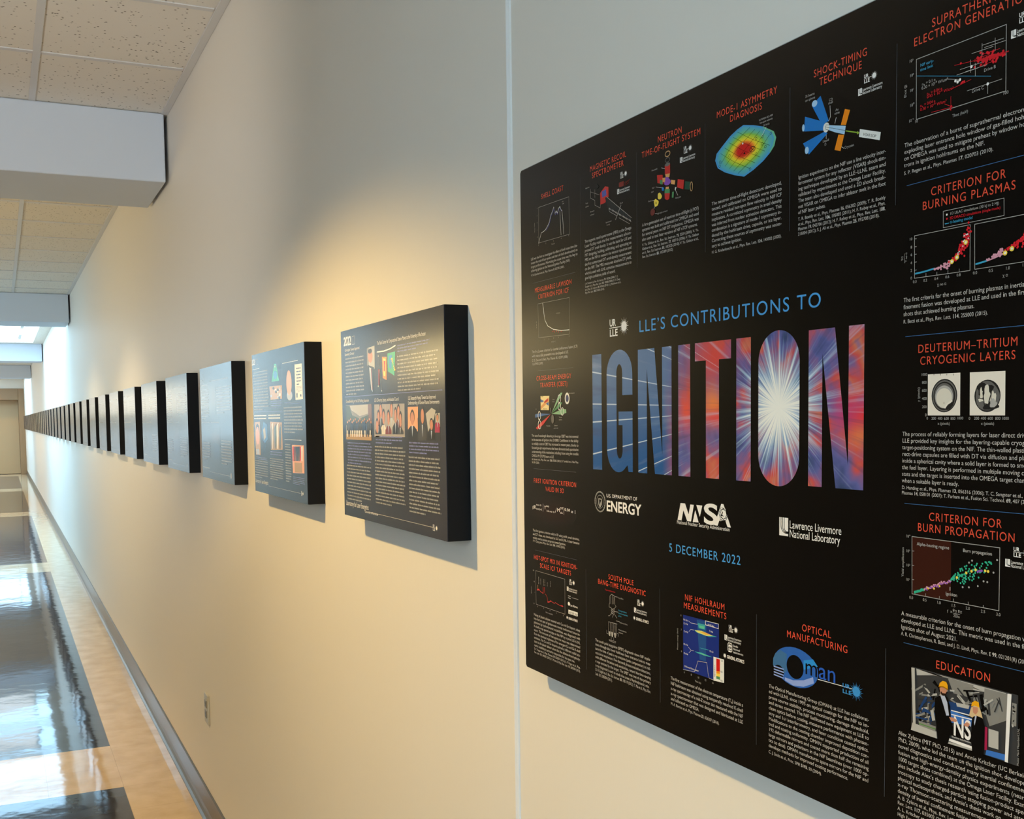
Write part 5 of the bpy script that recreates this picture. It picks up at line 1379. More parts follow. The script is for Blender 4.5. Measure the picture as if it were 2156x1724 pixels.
  ["l","grey",0.45,[238.2,133.8,243.6,133.9]],
  ["l","grey",0.45,[234.4,115.5,245.2,116.3]],
  ["l","grey",0.45,[240.6,105.1,247.7,105.3]],
  ["s","Target chamber center","red",215.5,138.2,1.7,0],
  ["s","X-ray filters","grey",244.5,132.7,1.7,0],
  ["s","Grazing-incidence","cyan",245.5,117.8,1.7,0],
  ["s","mirrors and pinhole","cyan",245.5,114.5,1.7,0],
  ["s","at 2 m","cyan",245.5,111.2,1.7,0],
  ["s","Hard x-ray filters","grey",247.7,103.9,1.7,0],
  ["s","Photoconductive","grey",245.8,94.8,1.7,0],
  ["s","detectors","grey",245.8,91.7,1.7,0]]],
["logo", [["U",285.9,130.9,6.9],
  ["L",279.1,121.9,5.6],
  ["G",277.3,113.5,5.0]]],
["paragraph", [["b","text",190.9,312.8,71.7,5.26,["The south pole bang-time (SPBT) diagnostic views NIF implo-","sions through the lower hohlraum laser entrance hole to mea-","sure the time of peak x-ray emission (peak compression) in indi-","rect-drive implosions. Five diamond photoconductive detectors,","with different filtrations and sensitivities, record the time-varying","x rays emitted by the target. The SPBT was one of the primary","x-ray diagnostics used to study the onset of hydrodynamic mix."]]]],
["citation", [["b","text",190.9,312.8,34.9,5.3,["D. H. Edgell et al., Rev. Sci. Instrum. *83*, 10E119 (2012); T. Ma et al., Phys. Rev.","Lett. *111*, 085004 (2013)."]]]],
["heading", [["t","NIF HOHLRAUM","orange",378.5,447.1,151.3,6.3],
  ["t","MEASUREMENTS","orange",376.4,449.9,142.4,6.3]]],
["picture", [["p","st_blue",[375.5,134.9,437.6,135.8,437.6,76.4,375.6,76.0]],
  ["p","st_blue2",[400.0,133.9,416.6,134.2,415.7,92.7,404.9,92.5]],
  ["p","st_cyan",[401.6,130.6,415.0,130.9,414.1,125.7,403.3,125.3]],
  ["p","st_green",[404.2,128.5,413.3,128.8,412.5,126.2,405.0,125.9]],
  ["p","st_cyan",[394.8,122.2,434.4,121.9,421.5,119.5,399.9,120.1]],
  ["p","st_yel",[396.5,122.0,408.3,123.5,428.0,121.7,416.6,119.6,401.6,120.4]],
  ["p","st_amb",[403.3,122.0,415.0,123.0,424.0,122.0,415.0,120.6]],
  ["p","st_cyan",[404.9,105.2,420.7,105.8,420.7,105.4,408.3,104.6]],
  ["p","st_cyan",[396.5,99.5,408.3,100.5,426.4,99.4,421.5,98.7,401.6,98.5]],
  ["p","st_green",[401.6,99.5,411.6,100.0,421.5,99.1,411.6,98.4]],
  ["l","ph_lt",0.5,[375.6,75.8,386.1,76.7,396.4,77.9,399.8,85.3,401.9,90.3,417.4,91.8,419.5,81.4,421.5,76.3,428.0,76.2]],
  ["l","white",0.5,[415.0,135.1,437.1,135.6,436.8,130.8,415.3,131.0,415.0,135.1]],
  ["l","white",0.3,[385.4,130.0,389.7,128.5,401.6,129.1]],
  ["l","white",0.3,[386.2,118.6,389.7,121.8,394.8,121.7]],
  ["l","white",0.3,[385.3,101.9,389.6,99.5,394.8,99.7]],
  ["l","white",0.3,[386.2,95.9,389.6,98.7]],
  ["s","Mn He","white",376.2,129.1,1.9,0],
  ["s","Co He","white",376.7,125.2,1.9,0],
  ["s","Co He","white",377.0,116.7,1.9,0],
  ["s","Mn He","white",376.6,102.8,1.9,0],
  ["s","Mn He","white",376.9,93.0,1.9,0],
  ["s","N160 dot","white",419.1,131.1,1.9,0],
  ["s","Ti He","white",421.5,124.8,1.9,0],
  ["s","Mn Li","white",422.3,104.1,1.9,0],
  ["s","Delivered laser power","white",378.3,79.2,1.9,0],
  ["p","pale",[428.8,100.4,446.3,101.0,446.3,77.1,428.8,75.7]],
  ["p","d_red3",[433.6,99.6,439.7,99.8,439.7,87.3,433.6,86.8]],
  ["p","amber",[433.6,86.8,439.7,87.3,439.7,84.8,433.6,84.3]],
  ["p","yellow",[433.6,84.3,439.7,84.8,439.7,81.8,433.6,81.5]],
  ["p","d_green",[433.6,81.5,439.7,81.8,439.7,78.8,433.6,78.7]],
  ["s","1.0","black",441.1,98.0,1.8,0],
  ["s","0.5","black",440.8,86.8,1.8,0],
  ["s","0.0","black",440.8,77.6,1.8,0],
  ["s","Signal (a.u.)","black",431.5,80.0,1.8,90],
  ["s","8","grey",371.4,132.7,1.9,0],
  ["s","7","grey",371.9,117.3,1.9,0],
  ["s","6","grey",372.2,94.1,1.9,0],
  ["s","6","grey",377.4,72.4,1.9,0],
  ["s","8","grey",389.9,72.4,1.9,0],
  ["s","10","grey",401.8,72.2,1.9,0],
  ["s","12","grey",414.0,72.1,1.9,0],
  ["s","14","grey",426.3,72.0,1.9,0],
  ["s","Time (ns)","grey",397.2,67.3,1.9,0],
  ["s","Photon energy (keV)","grey",366.8,95.2,1.9,90]]],
["logo", [["U",453.6,130.8,6.9],
  ["L",446.8,121.3,5.6],
  ["R",452.0,110.5,9.5],
  ["G",444.7,103.4,5.2]]],
["paragraph", [["b","text",352.2,476.1,59.8,5.67,["The first measurement of the electron temperature (Tₑ) inside a","NIF hohlraum was obtained using temporally resolved K-shell","x-ray spectroscopy of a mid-Z tracer dot measured with the NIF","x-ray spectrometer that was designed and fabricated at LLE","and calibrated on OMEGA."]]]],
["citation", [["b","text",352.2,476.1,31.8,4.82,["M. A. Barrios et al., Phys. Plasmas *23*, 056307 (2016)."]]]],
["heading", [["t","OPTICAL","orange",559.8,597.1,150.8,6.3],
  ["t","MANUFACTURING","orange",539.4,617.4,141.5,6.3]]],
["logo", [["e","om_blue",551.3,115.4,30.0,18.2],
  ["p","om_lt",[537.1,103.0,548.5,102.7,562.5,105.8,574.7,111.4,576.1,106.0,562.5,99.8,548.6,97.8,537.1,100.1]],
  ["p","om_gry",[520.8,117.5,523.8,123.1,531.1,127.5,539.8,125.3,539.3,117.3,539.9,109.6,534.1,104.4,523.8,107.1,520.5,111.4]],
  ["p","om_cy",[562.4,124.1,574.6,127.5,580.7,122.2,562.4,115.4]],
  ["e","black",551.0,115.6,11.4,11.0],
  ["e","black",528.6,106.6,7.3,6.2],
  ["l","om_lt",1.2,[522.0,110.2,535.3,110.1]],
  ["l","om_lt",1.2,[522.1,107.6,535.3,107.3]],
  ["l","om_lt",1.2,[522.1,105.0,535.3,104.5]],
  ["l","om_lt",1.2,[522.1,102.4,535.3,101.8]],
  ["T","m","black",563.8,112.3,581.2,15.0],
  ["T","an","om_blue2",581.7,112.2,604.2,15.0],
  ["l","pale",0.6,[581.2,110.9,624.8,112.0]],
  ["B","UR","om_cy2",611.5,111.2,620.2,3.3],
  ["B","LLE","om_cy2",611.5,106.1,622.4,3.3],
  ["*","om_cy2",627.9,110.7,8.5]]],
["paragraph", [["b","text",514.6,642.5,88.3,5.22,["The Optical Manufacturing Group (OMAN) at LLE has collaborat-","ed with LLNL since 1995 on optical coatings for the NIF to im-","prove source stability, process monitoring, damage threshold,","and stress control. The NIF facilitated new equipment at LLE to","clean optics before coating, measure performance with photom-","etry and 1ω interferometry, and laser condition coated optics.","Modifications to the coating chamber improved deposition con-","trol and coating uniformity. OMAN supported production of all","192 deformable mirrors and coated more than half the remaining","large mirrors and polarizers in the NIF beamlines (over 1000 op-","tics to date). OMAN manufactures spare mirrors for the NIF and","develops methods for improved coating performance."]]]],
["citation", [["b","text",514.6,642.5,25.0,4.44,["C. J. Stolz et al., Proc. SPIE *5193*, 50 (2004)."]]]],
["logo", [["U",229.3,440.1,19.5]]],
["title", [["t","LLE’S CONTRIBUTIONS TO","blue",291.8,582.8,440.4,12.8]]],
["date", [["t","5 DECEMBER 2022","blue",349.4,472.3,200.0,9.0]]],
["logo", [["e","seal",204.7,244.2,12.8,12.8],
  ["e","black",204.7,244.2,10.8,11.1],
  ["o","seal",0.5,204.7,244.2,11.8,11.9],
  ["e","seal",204.7,244.2,8.2,8.2],
  ["e","black",204.7,244.2,7.6,7.7],
  ["p","seal",[200.8,248.2,209.1,247.9,209.0,241.1,204.6,236.5,200.7,241.0]],
  ["p","black",[202.5,247.0,207.8,246.6,203.4,239.9]],
  ["d","black",0.5,[216.2,245.0,215.8,241.9,214.6,239.0,212.8,236.4,210.4,234.3,207.7,232.9,204.7,232.3,201.7,232.4,198.9,233.4,196.5,235.0,194.7,237.3,193.5,240.1,193.1,243.2,193.5,246.3,194.6,249.3,196.4,251.9,198.8,254.0,201.6,255.5,204.5,256.1,207.5,256.0,210.3,255.1,212.7,253.5,214.5,251.2,215.7,248.5]],
  ["T","U.S. DEPARTMENT OF","white",219.6,250.7,287.1,4.0],
  ["B","ENERGY","white",219.3,234.5,294.8,12.0]]],
["logo", [["p","white",[365.9,235.8,371.4,254.1,379.6,254.2,385.8,243.2,388.9,253.8,395.1,253.8,390.1,235.9,383.3,235.9,376.5,246.9,373.1,235.8]],
  ["p","white",[393.3,235.9,397.5,248.5,403.6,236.1]],
  ["p","white",[399.5,254.1,409.8,254.1,405.6,242.2]],
  ["B","S","white",411.6,236.3,436.4,20.0],
  ["B","A","white",431.3,236.3,455.7,21.0],
  ["r","black",0.6,444.9,248.1,4.5,7.1,-40],
  ["r","black",0.6,444.9,248.1,4.5,7.1,40],
  ["r","black",0.6,444.9,248.1,4.5,7.1,85],
  ["r","white",0.5,442.6,247.9,5.0,7.8,-35],
  ["e","white",444.9,247.8,1.4,1.4],
  ["T","National Nuclear Security Administration","white",364.8,231.6,455.3,3.8]]],
["logo", [["L",528.7,235.1,16.9]]],
]
# what is printed on the history panels, millimetres from each panel's lower far corner
PANEL_FIRST = [
["year_title", [["B","2022","white",20.0,343.7,68.9,16.8],
  ["l","ink_lt",1.3,[75.5,358.6,91.6,359.0,91.5,343.2,75.4,343.2,75.5,358.6]]]],
["heading", [["T","Christopher Deeney Appointed","white",25.9,331.8,121.8,5.2],
  ["T","Laboratory Director","white",25.2,323.4,88.0,5.2]]],
["paragraph", [["g","g_text",28.6,150.3,315.3,7.07,11]]],
["photograph", [["p","ph_lt",[168.0,330.0,213.1,332.1,211.2,288.3,166.8,297.3]],
  ["p","ph_md",[168.0,330.0,178.9,330.1,176.7,296.8,166.8,297.3]],
  ["p","black",[169.4,298.8,208.1,292.2,202.5,243.2,173.4,248.6]],
  ["e","skin",186.7,314.1,13.6,12.3],
  ["e","hair_dark",185.9,323.5,11.7,4.6],
  ["p","shirt",[178.9,293.6,191.1,291.5,196.9,246.5,188.4,251.3]],
  ["l","d_red",1.5,[190.0,290.0,195.2,251.1]]]],
["heading", [["T","The Flash Center for Computational Science Moves to the University of Rochester","white",227.4,332.1,474.1,6.4]]],
["picture", [["l","white",2.2,[226.5,319.5,263.7,318.8,299.7,321.0,326.9,325.0]],
  ["p","amber",[253.9,309.3,278.8,307.3,276.3,266.0,256.1,270.5]],
  ["p","yellow",[259.2,306.3,274.2,304.8,269.9,272.9,260.0,274.8]],
  ["p","d_red",[262.6,301.6,271.6,300.4,267.8,282.0,262.4,283.0]],
  ["p","teal",[283.7,313.5,326.3,314.5,318.7,272.5,284.9,281.2]],
  ["p","om_cy",[290.1,309.0,307.8,309.5,304.2,284.8,291.1,288.3]],
  ["p","yellow",[303.1,303.9,311.0,304.2,310.0,301.3,302.0,301.0]],
  ["p","yellow",[306.8,300.5,312.5,300.9,311.1,298.1,305.8,297.6]],
  ["p","yellow",[310.6,297.1,314.1,297.6,312.2,294.8,309.5,294.2]],
  ["p","yellow",[314.3,293.7,315.6,294.3,313.3,291.5,313.3,290.8]],
  ["p","yellow",[318.0,290.3,317.2,291.0,314.4,288.3,317.0,287.4]],
  ["p","yellow",[321.7,286.9,318.7,287.8,315.5,285.0,320.7,284.0]],
  ["p","yellow",[325.4,283.5,320.3,284.5,316.6,281.7,324.4,280.7]],
  ["p","maroon",[230.2,288.2,240.9,286.9,237.6,257.5,229.8,259.3]],
  ["l","grey",0.8,[233.3,315.3,250.0,246.6]],
  ["d","white",1.6,[249.1,247.4,230.0,256.3,233.6,311.5]]]],
["paragraph", [["g","lilac",336.7,493.9,323.0,5.05,3],
  ["g","g_text",335.5,530.3,303.6,6.55,10]]],
["divider", [["l","lilac",1.2,[18.9,241.0,541.3,241.0]]]],
["heading", [["T","Groundbreaking on the LLE Building Expansion","white",26.5,229.2,173.1,5.6]]],
["heading", [["T","LLE’s Diversity, Equity, and Inclusion Council","white",204.8,228.0,340.2,6.2]]],
["heading", [["T","LLE Research Points Toward an Improved","white",385.4,228.1,513.5,6.2],
  ["T","Understanding of Dense-Plasma Environments","white",384.9,219.9,528.3,6.2]]],
["photograph", [["p","ph_md",[26.1,224.2,189.0,224.1,186.4,162.0,24.0,160.0]],
  ["p","ph_lt",[51.2,223.0,166.8,223.7,165.6,206.4,114.2,202.0,61.5,213.8]],
  ["p","leaf",[26.0,223.4,48.4,223.0,66.2,203.9,113.8,197.2,185.4,206.3,186.6,187.6,24.7,184.1]],
  ["p","maroon2",[166.8,223.7,189.0,224.1,186.7,181.3,168.9,181.3]],
  ["p","ph_dk",[28.9,187.4,38.5,187.5,36.4,160.1,26.9,160.0]],
  ["e","skin",33.6,189.9,3.4,2.3],
  ["p","ph_dk",[39.8,190.4,49.3,190.4,47.0,160.2,37.5,160.1]],
  ["e","skin",44.5,192.9,3.3,2.3],
  ["p","hair_dark",[50.6,193.4,60.0,193.4,57.5,160.4,48.1,160.3]],
  ["e","skin",55.2,195.9,3.3,2.3],
  ["p","ph_blue",[60.6,187.5,69.9,187.5,67.9,160.5,58.6,160.4]],
  ["e","skin",65.2,189.9,3.3,2.3],
  ["p","black",[71.2,190.4,80.4,190.4,78.2,160.6,69.0,160.5]],
  ["e","skin",75.7,192.9,3.2,2.3],
  ["p","black",[81.7,193.4,90.8,193.4,88.4,160.8,79.3,160.6]],
  ["e","skin",86.2,195.8,3.2,2.3],
  ["p","ph_blue",[91.4,187.5,100.5,187.5,98.6,160.9,89.5,160.8]],
  ["e","skin",95.9,189.9,3.2,2.3],
  ["p","hair_dark",[101.8,190.4,110.7,190.4,108.6,161.0,99.6,160.9]],
  ["e","skin",106.1,192.8,3.2,2.3],
  ["p","ph_dk",[112.0,193.3,120.8,193.3,118.6,161.1,109.7,161.0]],
  ["e","skin",116.3,195.7,3.1,2.3],
  ["p","ph_dk",[121.5,187.5,130.3,187.5,128.4,161.3,119.6,161.1]],
  ["e","skin",125.8,189.9,3.1,2.2],
  ["p","ph_blue",[131.5,190.4,140.2,190.4,138.2,161.4,129.5,161.3]],
  ["e","skin",135.8,192.8,3.1,2.2],
  ["p","ph_blue",[141.5,193.3,150.1,193.3,147.9,161.5,139.3,161.4]],
  ["e","skin",145.7,195.6,3.0,2.2],
  ["p","ph_blue",[150.7,187.5,159.3,187.6,157.5,161.6,148.9,161.5]],
  ["e","skin",154.9,189.9,3.0,2.2],
  ["p","ph_dk",[160.5,190.4,169.0,190.4,167.1,161.7,158.6,161.6]],
  ["e","skin",164.7,192.8,3.0,2.2],
  ["p","ph_dk",[170.2,193.2,178.6,193.2,176.5,161.9,168.1,161.7]],
  ["e","skin",174.3,195.6,3.0,2.2],
  ["p","ph_dk",[179.2,187.6,187.6,187.6,185.9,162.0,177.5,161.9]],
  ["e","skin",183.3,189.9,2.9,2.2],
  ["p","soil",[23.7,166.3,185.4,166.3,185.4,155.4,23.7,155.4]],
  ["p","cream2",[28.5,173.5,36.2,173.2,34.0,160.2,29.3,160.6]],
  ["p","ph_dk",[40.4,173.5,48.1,173.2,46.0,160.3,41.2,160.8]],
  ["p","cream2",[52.3,173.6,59.9,173.3,57.8,160.4,53.1,160.9]],
  ["p","cream",[64.0,173.7,71.5,173.4,69.4,160.6,64.8,161.1]],
  ["p","cream2",[75.6,173.8,83.1,173.5,81.0,160.7,76.4,161.2]],
  ["p","cream",[87.1,173.9,94.5,173.6,92.4,160.9,87.9,161.3]],
  ["p","cream",[98.5,173.9,105.8,173.6,103.8,161.0,99.3,161.5]],
  ["p","cream2",[109.7,174.0,117.0,173.7,115.0,161.2,110.5,161.6]],
  ["p","cream",[120.9,174.1,128.1,173.8,126.1,161.3,121.7,161.8]],
  ["p","ph_dk",[132.0,174.2,139.1,173.9,137.1,161.4,132.7,161.9]],
  ["p","cream",[142.9,174.2,149.9,174.0,148.0,161.6,143.7,162.0]],
  ["p","ph_dk",[153.7,174.3,160.7,174.0,158.8,161.7,154.5,162.2]],
  ["p","ph_dk",[164.5,174.4,171.4,174.1,169.5,161.8,165.3,162.3]],
  ["p","cream2",[175.1,174.5,181.9,174.2,180.1,162.0,175.9,162.4]]]],
["photograph", [["p","wallgrey",[204.5,223.1,367.5,222.3,366.8,164.2,202.0,162.2]],
  ["p","wallgrey",[204.3,197.8,366.5,197.8,366.5,168.4,204.3,168.4]],
  ["l","ph_lt",1.0,[229.7,222.0,228.4,201.4]],
  ["l","ph_lt",1.0,[266.8,221.4,265.5,201.2]],
  ["l","ph_lt",1.0,[293.7,221.0,292.5,201.0]],
  ["l","ph_lt",1.0,[320.0,220.6,318.9,200.9]],
  ["p","ph_dk",[220.1,167.6,222.4,189.4,233.6,196.9,246.1,196.9,256.1,189.4,255.7,168.0]],
  ["e","hair_dark",240.9,213.4,8.1,13.5],
  ["e","skin",240.7,210.4,6.7,12.0],
  ["p","shirt",[237.4,196.9,242.4,196.9,238.6,176.8]],
  ["p","ph_lt",[280.3,168.2,282.5,190.1,293.1,197.5,304.8,197.4,314.4,190.1,313.9,168.6]],
  ["e","hair_dark",299.9,213.5,7.7,13.1],
  ["e","skin",299.7,210.6,6.4,11.7],
  ["p","shirt",[296.6,197.4,301.3,197.4,297.8,177.9]],
  ["p","d_maroon",[317.9,168.6,319.7,186.4,330.0,193.7,341.3,193.7,350.5,186.5,350.3,168.9]],
  ["e","hair_dark",336.5,209.5,7.4,12.9],
  ["e","skin",336.4,206.6,6.1,11.5],
  ["p","shirt",[333.4,193.7,337.9,193.7,334.5,174.5]],
  ["p","cream2",[236.6,167.8,238.1,177.2,249.2,184.7,261.5,184.8,271.4,177.4,271.7,168.1]],
  ["e","hair_dark",256.4,201.2,8.0,13.4],
  ["e","skin",256.2,198.2,6.6,11.9],
  ["p","shirt",[252.9,184.8,257.8,184.8,254.3,168.0]],
  ["p","maroon",[264.4,168.1,265.7,175.8,276.5,183.3,288.5,183.3,298.2,176.0,298.6,168.4]],
  ["e","hair_dark",283.5,199.6,7.8,13.3],
  ["e","skin",283.3,196.6,6.5,11.8],
  ["p","shirt",[280.1,183.3,284.9,183.3,281.6,168.2]],
  ["p","black",[302.5,168.5,304.1,180.5,314.5,187.8,326.0,187.8,335.4,180.6,335.5,168.8]],
  ["e","hair_dark",321.2,203.8,7.5,13.0],
  ["e","skin",321.0,200.9,6.2,11.6],
  ["p","shirt",[318.0,187.8,322.6,187.8,319.2,168.6]],
  ["p","ph_dk",[328.6,168.7,329.7,173.3,339.9,180.6,351.1,180.6,360.3,173.6,360.8,169.0]],
  ["e","hair_dark",346.4,196.4,7.3,12.9],
  ["e","skin",346.2,193.5,6.1,11.4],
  ["p","shirt",[343.3,180.6,347.8,180.6,344.8,168.9]],
  ["p","black",[208.1,167.5,209.6,175.5,221.0,183.2,233.5,183.2,243.7,175.7,244.1,167.9]],
  ["e","hair_dark",228.3,199.8,8.2,13.6],
  ["e","skin",228.1,196.8,6.8,12.1],
  ["p","shirt",[224.7,183.2,229.8,183.2,226.3,167.7]],
  ["p","cream",[200.9,167.4,201.8,167.4,212.8,167.7,225.5,167.8,236.2,167.8,237.1,167.8]],
  ["e","hair_dark",220.2,184.5,8.3,13.7],
  ["e","skin",220.0,181.5,6.9,12.2],
  ["p","shirt",[216.6,167.7,221.7,167.8,219.1,167.6]]]],
["photograph", [["p","peach",[383.5,216.1,432.4,216.2,429.7,165.0,382.0,164.4]],
  ["p","ink_dark2",[432.4,216.2,529.9,216.1,529.4,166.2,429.7,165.0]],
  ["p","ink_dark2",[385.6,197.1,529.7,197.1,529.7,159.7,385.6,159.7]],
  ["p","peach",[385.6,197.1,430.2,197.1,430.2,174.7,385.6,174.7]],
  ["p","ph_lt",[467.9,204.1,494.1,213.3,511.9,209.1,504.1,195.9,477.6,174.3]],
  ["p","ph_lt",[509.9,203.8,529.4,205.0,529.4,182.6,510.6,181.2]],
  ["p","black",[379.6,158.5,381.8,176.6,396.2,183.7,412.4,183.7,425.7,176.9,425.9,159.2]],
  ["e","hair_dark",405.2,199.0,10.6,12.5],
  ["e","skin",405.0,196.2,8.7,11.1],
  ["p","shirt",[401.1,183.7,407.6,183.7,403.4,165.1]],
  ["p","ph_dk",[430.6,159.3,432.6,177.9,445.0,185.9,458.8,185.9,470.1,178.2,470.2,159.9]],
  ["e","hair_dark",452.8,203.1,9.0,14.0],
  ["e","skin",452.6,199.9,7.5,12.5],
  ["p","shirt",[449.1,185.9,454.7,185.9,450.9,165.0]],
  ["p","black",[473.9,160.0,475.3,170.6,486.2,176.0,498.4,176.1,508.6,170.9,508.9,160.5]],
  ["e","hair_dark",492.9,187.5,8.0,9.4],
  ["e","skin",492.8,185.4,6.6,8.4],
  ["p","shirt",[489.9,176.0,494.8,176.0,491.7,162.0]],
  ["p","ph_red",[507.4,173.2,508.5,186.4,515.1,190.0,522.5,190.0,528.7,186.4,528.6,173.4]],
  ["e","hair_dark",519.2,197.8,4.9,6.4],
  ["e","skin",519.1,196.4,4.0,5.7],
  ["p","shirt",[517.3,190.0,520.3,190.0,518.4,180.4]]]],
["paragraph", [["g","lilac",30.7,185.4,147.6,5.76,8],
  ["g","g_text",23.6,183.4,101.8,6.77,11]]],
["paragraph", [["g","lilac",208.2,358.6,162.3,5.77,3],
  ["g","g_text",202.8,368.6,143.2,6.55,17]]],
["paragraph", [["g","lilac",386.7,530.5,153.9,5.57,4],
  ["g","g_text",383.6,529.3,128.8,6.67,15]]],
["footer", [["T","Laboratory for Laser Energetics","white",12.0,21.2,157.9,10.0],
  ["l","ink_lt",0.9,[157.9,17.8,490.8,17.8]],
  ["T","University of Rochester","white",134.6,14.6,214.0,4.5]]],
["logo", [["U",490.5,12.7,10.2]]],
]
PANEL_SECOND = [
["year_title", [["B","2021","white",-0.8,346.7,47.0,15.0],
  ["l","ink_lt",1.3,[57.6,359.7,75.6,359.8,75.1,345.3,57.1,345.0,57.6,359.7]]]],
["heading", [["g","white",7.0,93.9,333.7,3.43,1]]],
["paragraph", [["g","g_text",12.4,193.9,323.7,7.73,14]]],
["picture", [["p","black",[213.7,340.0,323.7,338.4,317.8,285.5,209.8,287.7]],
  ["p","teal",[259.4,337.8,279.6,337.3,307.8,293.7,225.7,293.9]],
  ["e","om_cy",267.5,309.6,20.0,10.5],
  ["d","white",3.0,[267.6,330.8]],
  ["p","tan",[201.0,282.6,335.8,281.6,333.2,248.3,212.2,248.0]],
  ["e","ph_lt",290.5,253.0,9.9,3.7],
  ["e","ph_lt",293.1,262.0,9.9,3.7],
  ["e","cream",311.0,274.1,9.8,3.6],
  ["e","cream",268.1,271.1,10.1,3.7],
  ["e","ph_lt",297.9,254.6,9.9,3.7],
  ["e","ph_lt",269.1,267.7,10.0,3.7],
  ["e","ph_dk",272.0,267.0,10.0,3.7],
  ["e","cream",312.1,258.8,9.8,3.6],
  ["e","black",306.0,250.9,9.8,3.7],
  ["e","cream",290.6,268.7,9.9,3.7],
  ["e","black",292.6,271.6,9.9,3.7],
  ["e","ph_dk",245.0,276.9,10.2,3.7],
  ["e","ph_lt",220.1,257.8,10.4,3.8],
  ["e","ph_lt",313.2,276.0,9.7,3.6]]],
["paragraph", [["g","lilac",213.9,328.4,242.6,5.4,4]]],
["heading", [["g","white",344.7,498.4,334.0,3.07,1]]],
["photograph", [["p","black",[356.7,326.5,458.7,325.4,450.2,242.7,352.8,241.9]],
  ["e","shirt",409.3,254.8,26.2,12.1],
  ["e","hair_dark",407.1,311.5,20.2,12.0],
  ["e","peach",406.3,285.1,25.2,30.1]]],
["picture", [["p","cream",[463.7,326.3,529.7,325.5,532.0,243.5,465.0,242.9]],
  ["g","black",479.1,520.1,314.6,7.4,6],
  ["g","grey",474.9,525.5,273.0,3.12,5],
  ["p","black",[473.4,258.2,486.0,258.4,485.0,248.1,475.3,247.8]],
  ["p","ph_dk",[507.7,254.9,519.1,255.2,520.4,249.8,509.1,249.6]]]],
["paragraph", [["g","g_text",347.7,530.2,224.0,7.43,9],
  ["g","lilac",357.6,517.2,237.5,3.08,2]]],
["divider", [["l","lilac",1.2,[5.3,218.0,334.1,218.0]]]],
["heading", [["g","white",10.4,164.7,206.4,7.8,2]]],
["heading", [["g","white",180.2,311.4,206.9,7.38,2]]],
["heading", [["g","white",347.8,522.8,147.2,3.11,1]]],
["photograph", [["p","tan",[15.0,190.5,80.0,191.9,77.6,101.3,20.7,101.2]],
  ["e","hair_dark",47.6,169.1,20.6,17.1],
  ["e","peach",46.9,153.4,21.9,24.3],
  ["p","shirt",[22.7,117.1,61.8,118.0,65.0,102.4,26.0,101.3]]]],
["picture", [["p","ph_blue2",[95.1,161.0,123.8,191.9,165.5,183.6,166.9,145.1,131.5,133.5,105.6,144.2]],
  ["p","ph_lt",[114.9,169.5,136.9,178.0,145.8,150.3,123.9,141.7]],
  ["p","ph_blue",[131.8,136.3,153.5,133.9,113.2,105.1,108.4,116.2]]]],
["photograph", [["p","tan",[198.6,191.8,325.7,189.6,325.8,121.8,201.7,118.4]],
  ["p","ph_md",[203.0,169.7,219.3,189.1,209.1,121.3,202.0,121.1]],
  ["p","cream",[215.4,185.4,229.7,189.1,219.5,121.5,212.6,121.4]],
  ["p","soil",[224.0,170.0,240.0,189.1,230.0,121.7,223.0,121.6]],
  ["p","ph_md",[234.5,171.0,250.3,189.1,240.3,122.0,233.4,121.8]],
  ["p","leaf",[245.2,174.6,260.5,189.1,250.6,122.2,243.8,122.1]],
  ["p","leaf",[255.6,175.7,270.6,189.1,260.8,122.4,254.0,122.3]],
  ["p","cream",[266.2,179.9,280.7,189.1,270.9,122.7,264.2,122.5]],
  ["p","cream",[276.8,184.2,290.6,189.1,281.0,122.9,274.3,122.7]],
  ["p","soil",[287.0,185.8,300.6,189.1,291.0,123.1,284.4,123.0]],
  ["p","black",[294.7,166.0,310.4,189.1,301.0,123.3,294.3,123.2]],
  ["p","leaf",[305.4,173.7,320.2,189.1,310.8,123.6,304.2,123.4]]]],
["paragraph", [["g","lilac",22.4,154.9,94.0,4.56,2],
  ["g","g_text",10.5,161.9,83.5,6.31,8]]],
["paragraph", [["g","lilac",192.8,324.9,112.7,6.76,2],
  ["g","g_text",184.8,331.7,94.7,5.8,10]]],
["paragraph", [["g","g_text",351.8,409.0,134.8,6.5,15]]],
["photograph", [["p","peach",[419.2,135.6,530.9,136.3,529.3,71.3,422.3,67.9]],
  ["p","d_red",[423.8,131.2,439.0,132.7,433.2,96.1,422.3,97.0]],
  ["p","maroon",[437.8,131.5,452.9,133.0,447.2,96.6,436.3,97.5]],
  ["p","black",[451.8,131.7,466.6,133.3,461.0,97.0,450.3,97.9]],
  ["p","black",[465.5,132.0,480.3,133.6,474.7,97.5,464.1,98.4]],
  ["p","black",[479.2,132.3,493.8,133.8,488.3,97.9,477.8,98.8]],
  ["p","d_red",[492.7,132.6,507.2,134.1,501.8,98.4,491.3,99.3]],
  ["p","cream",[506.1,132.9,520.4,134.4,515.1,98.8,504.7,99.7]],
  ["p","soil",[440.0,93.8,508.1,94.9,508.6,71.6,440.5,69.9]]]],
["paragraph", [["g","lilac",426.3,533.0,58.0,4.14,5]]],
["footer", [["T","Laboratory for Laser Energetics","white",7.0,24.9,158.6,10.0],
  ["l","ink_lt",0.9,[164.1,22.4,491.4,22.4]]]],
["logo", [["U",495.8,18.0,10.2]]],
]
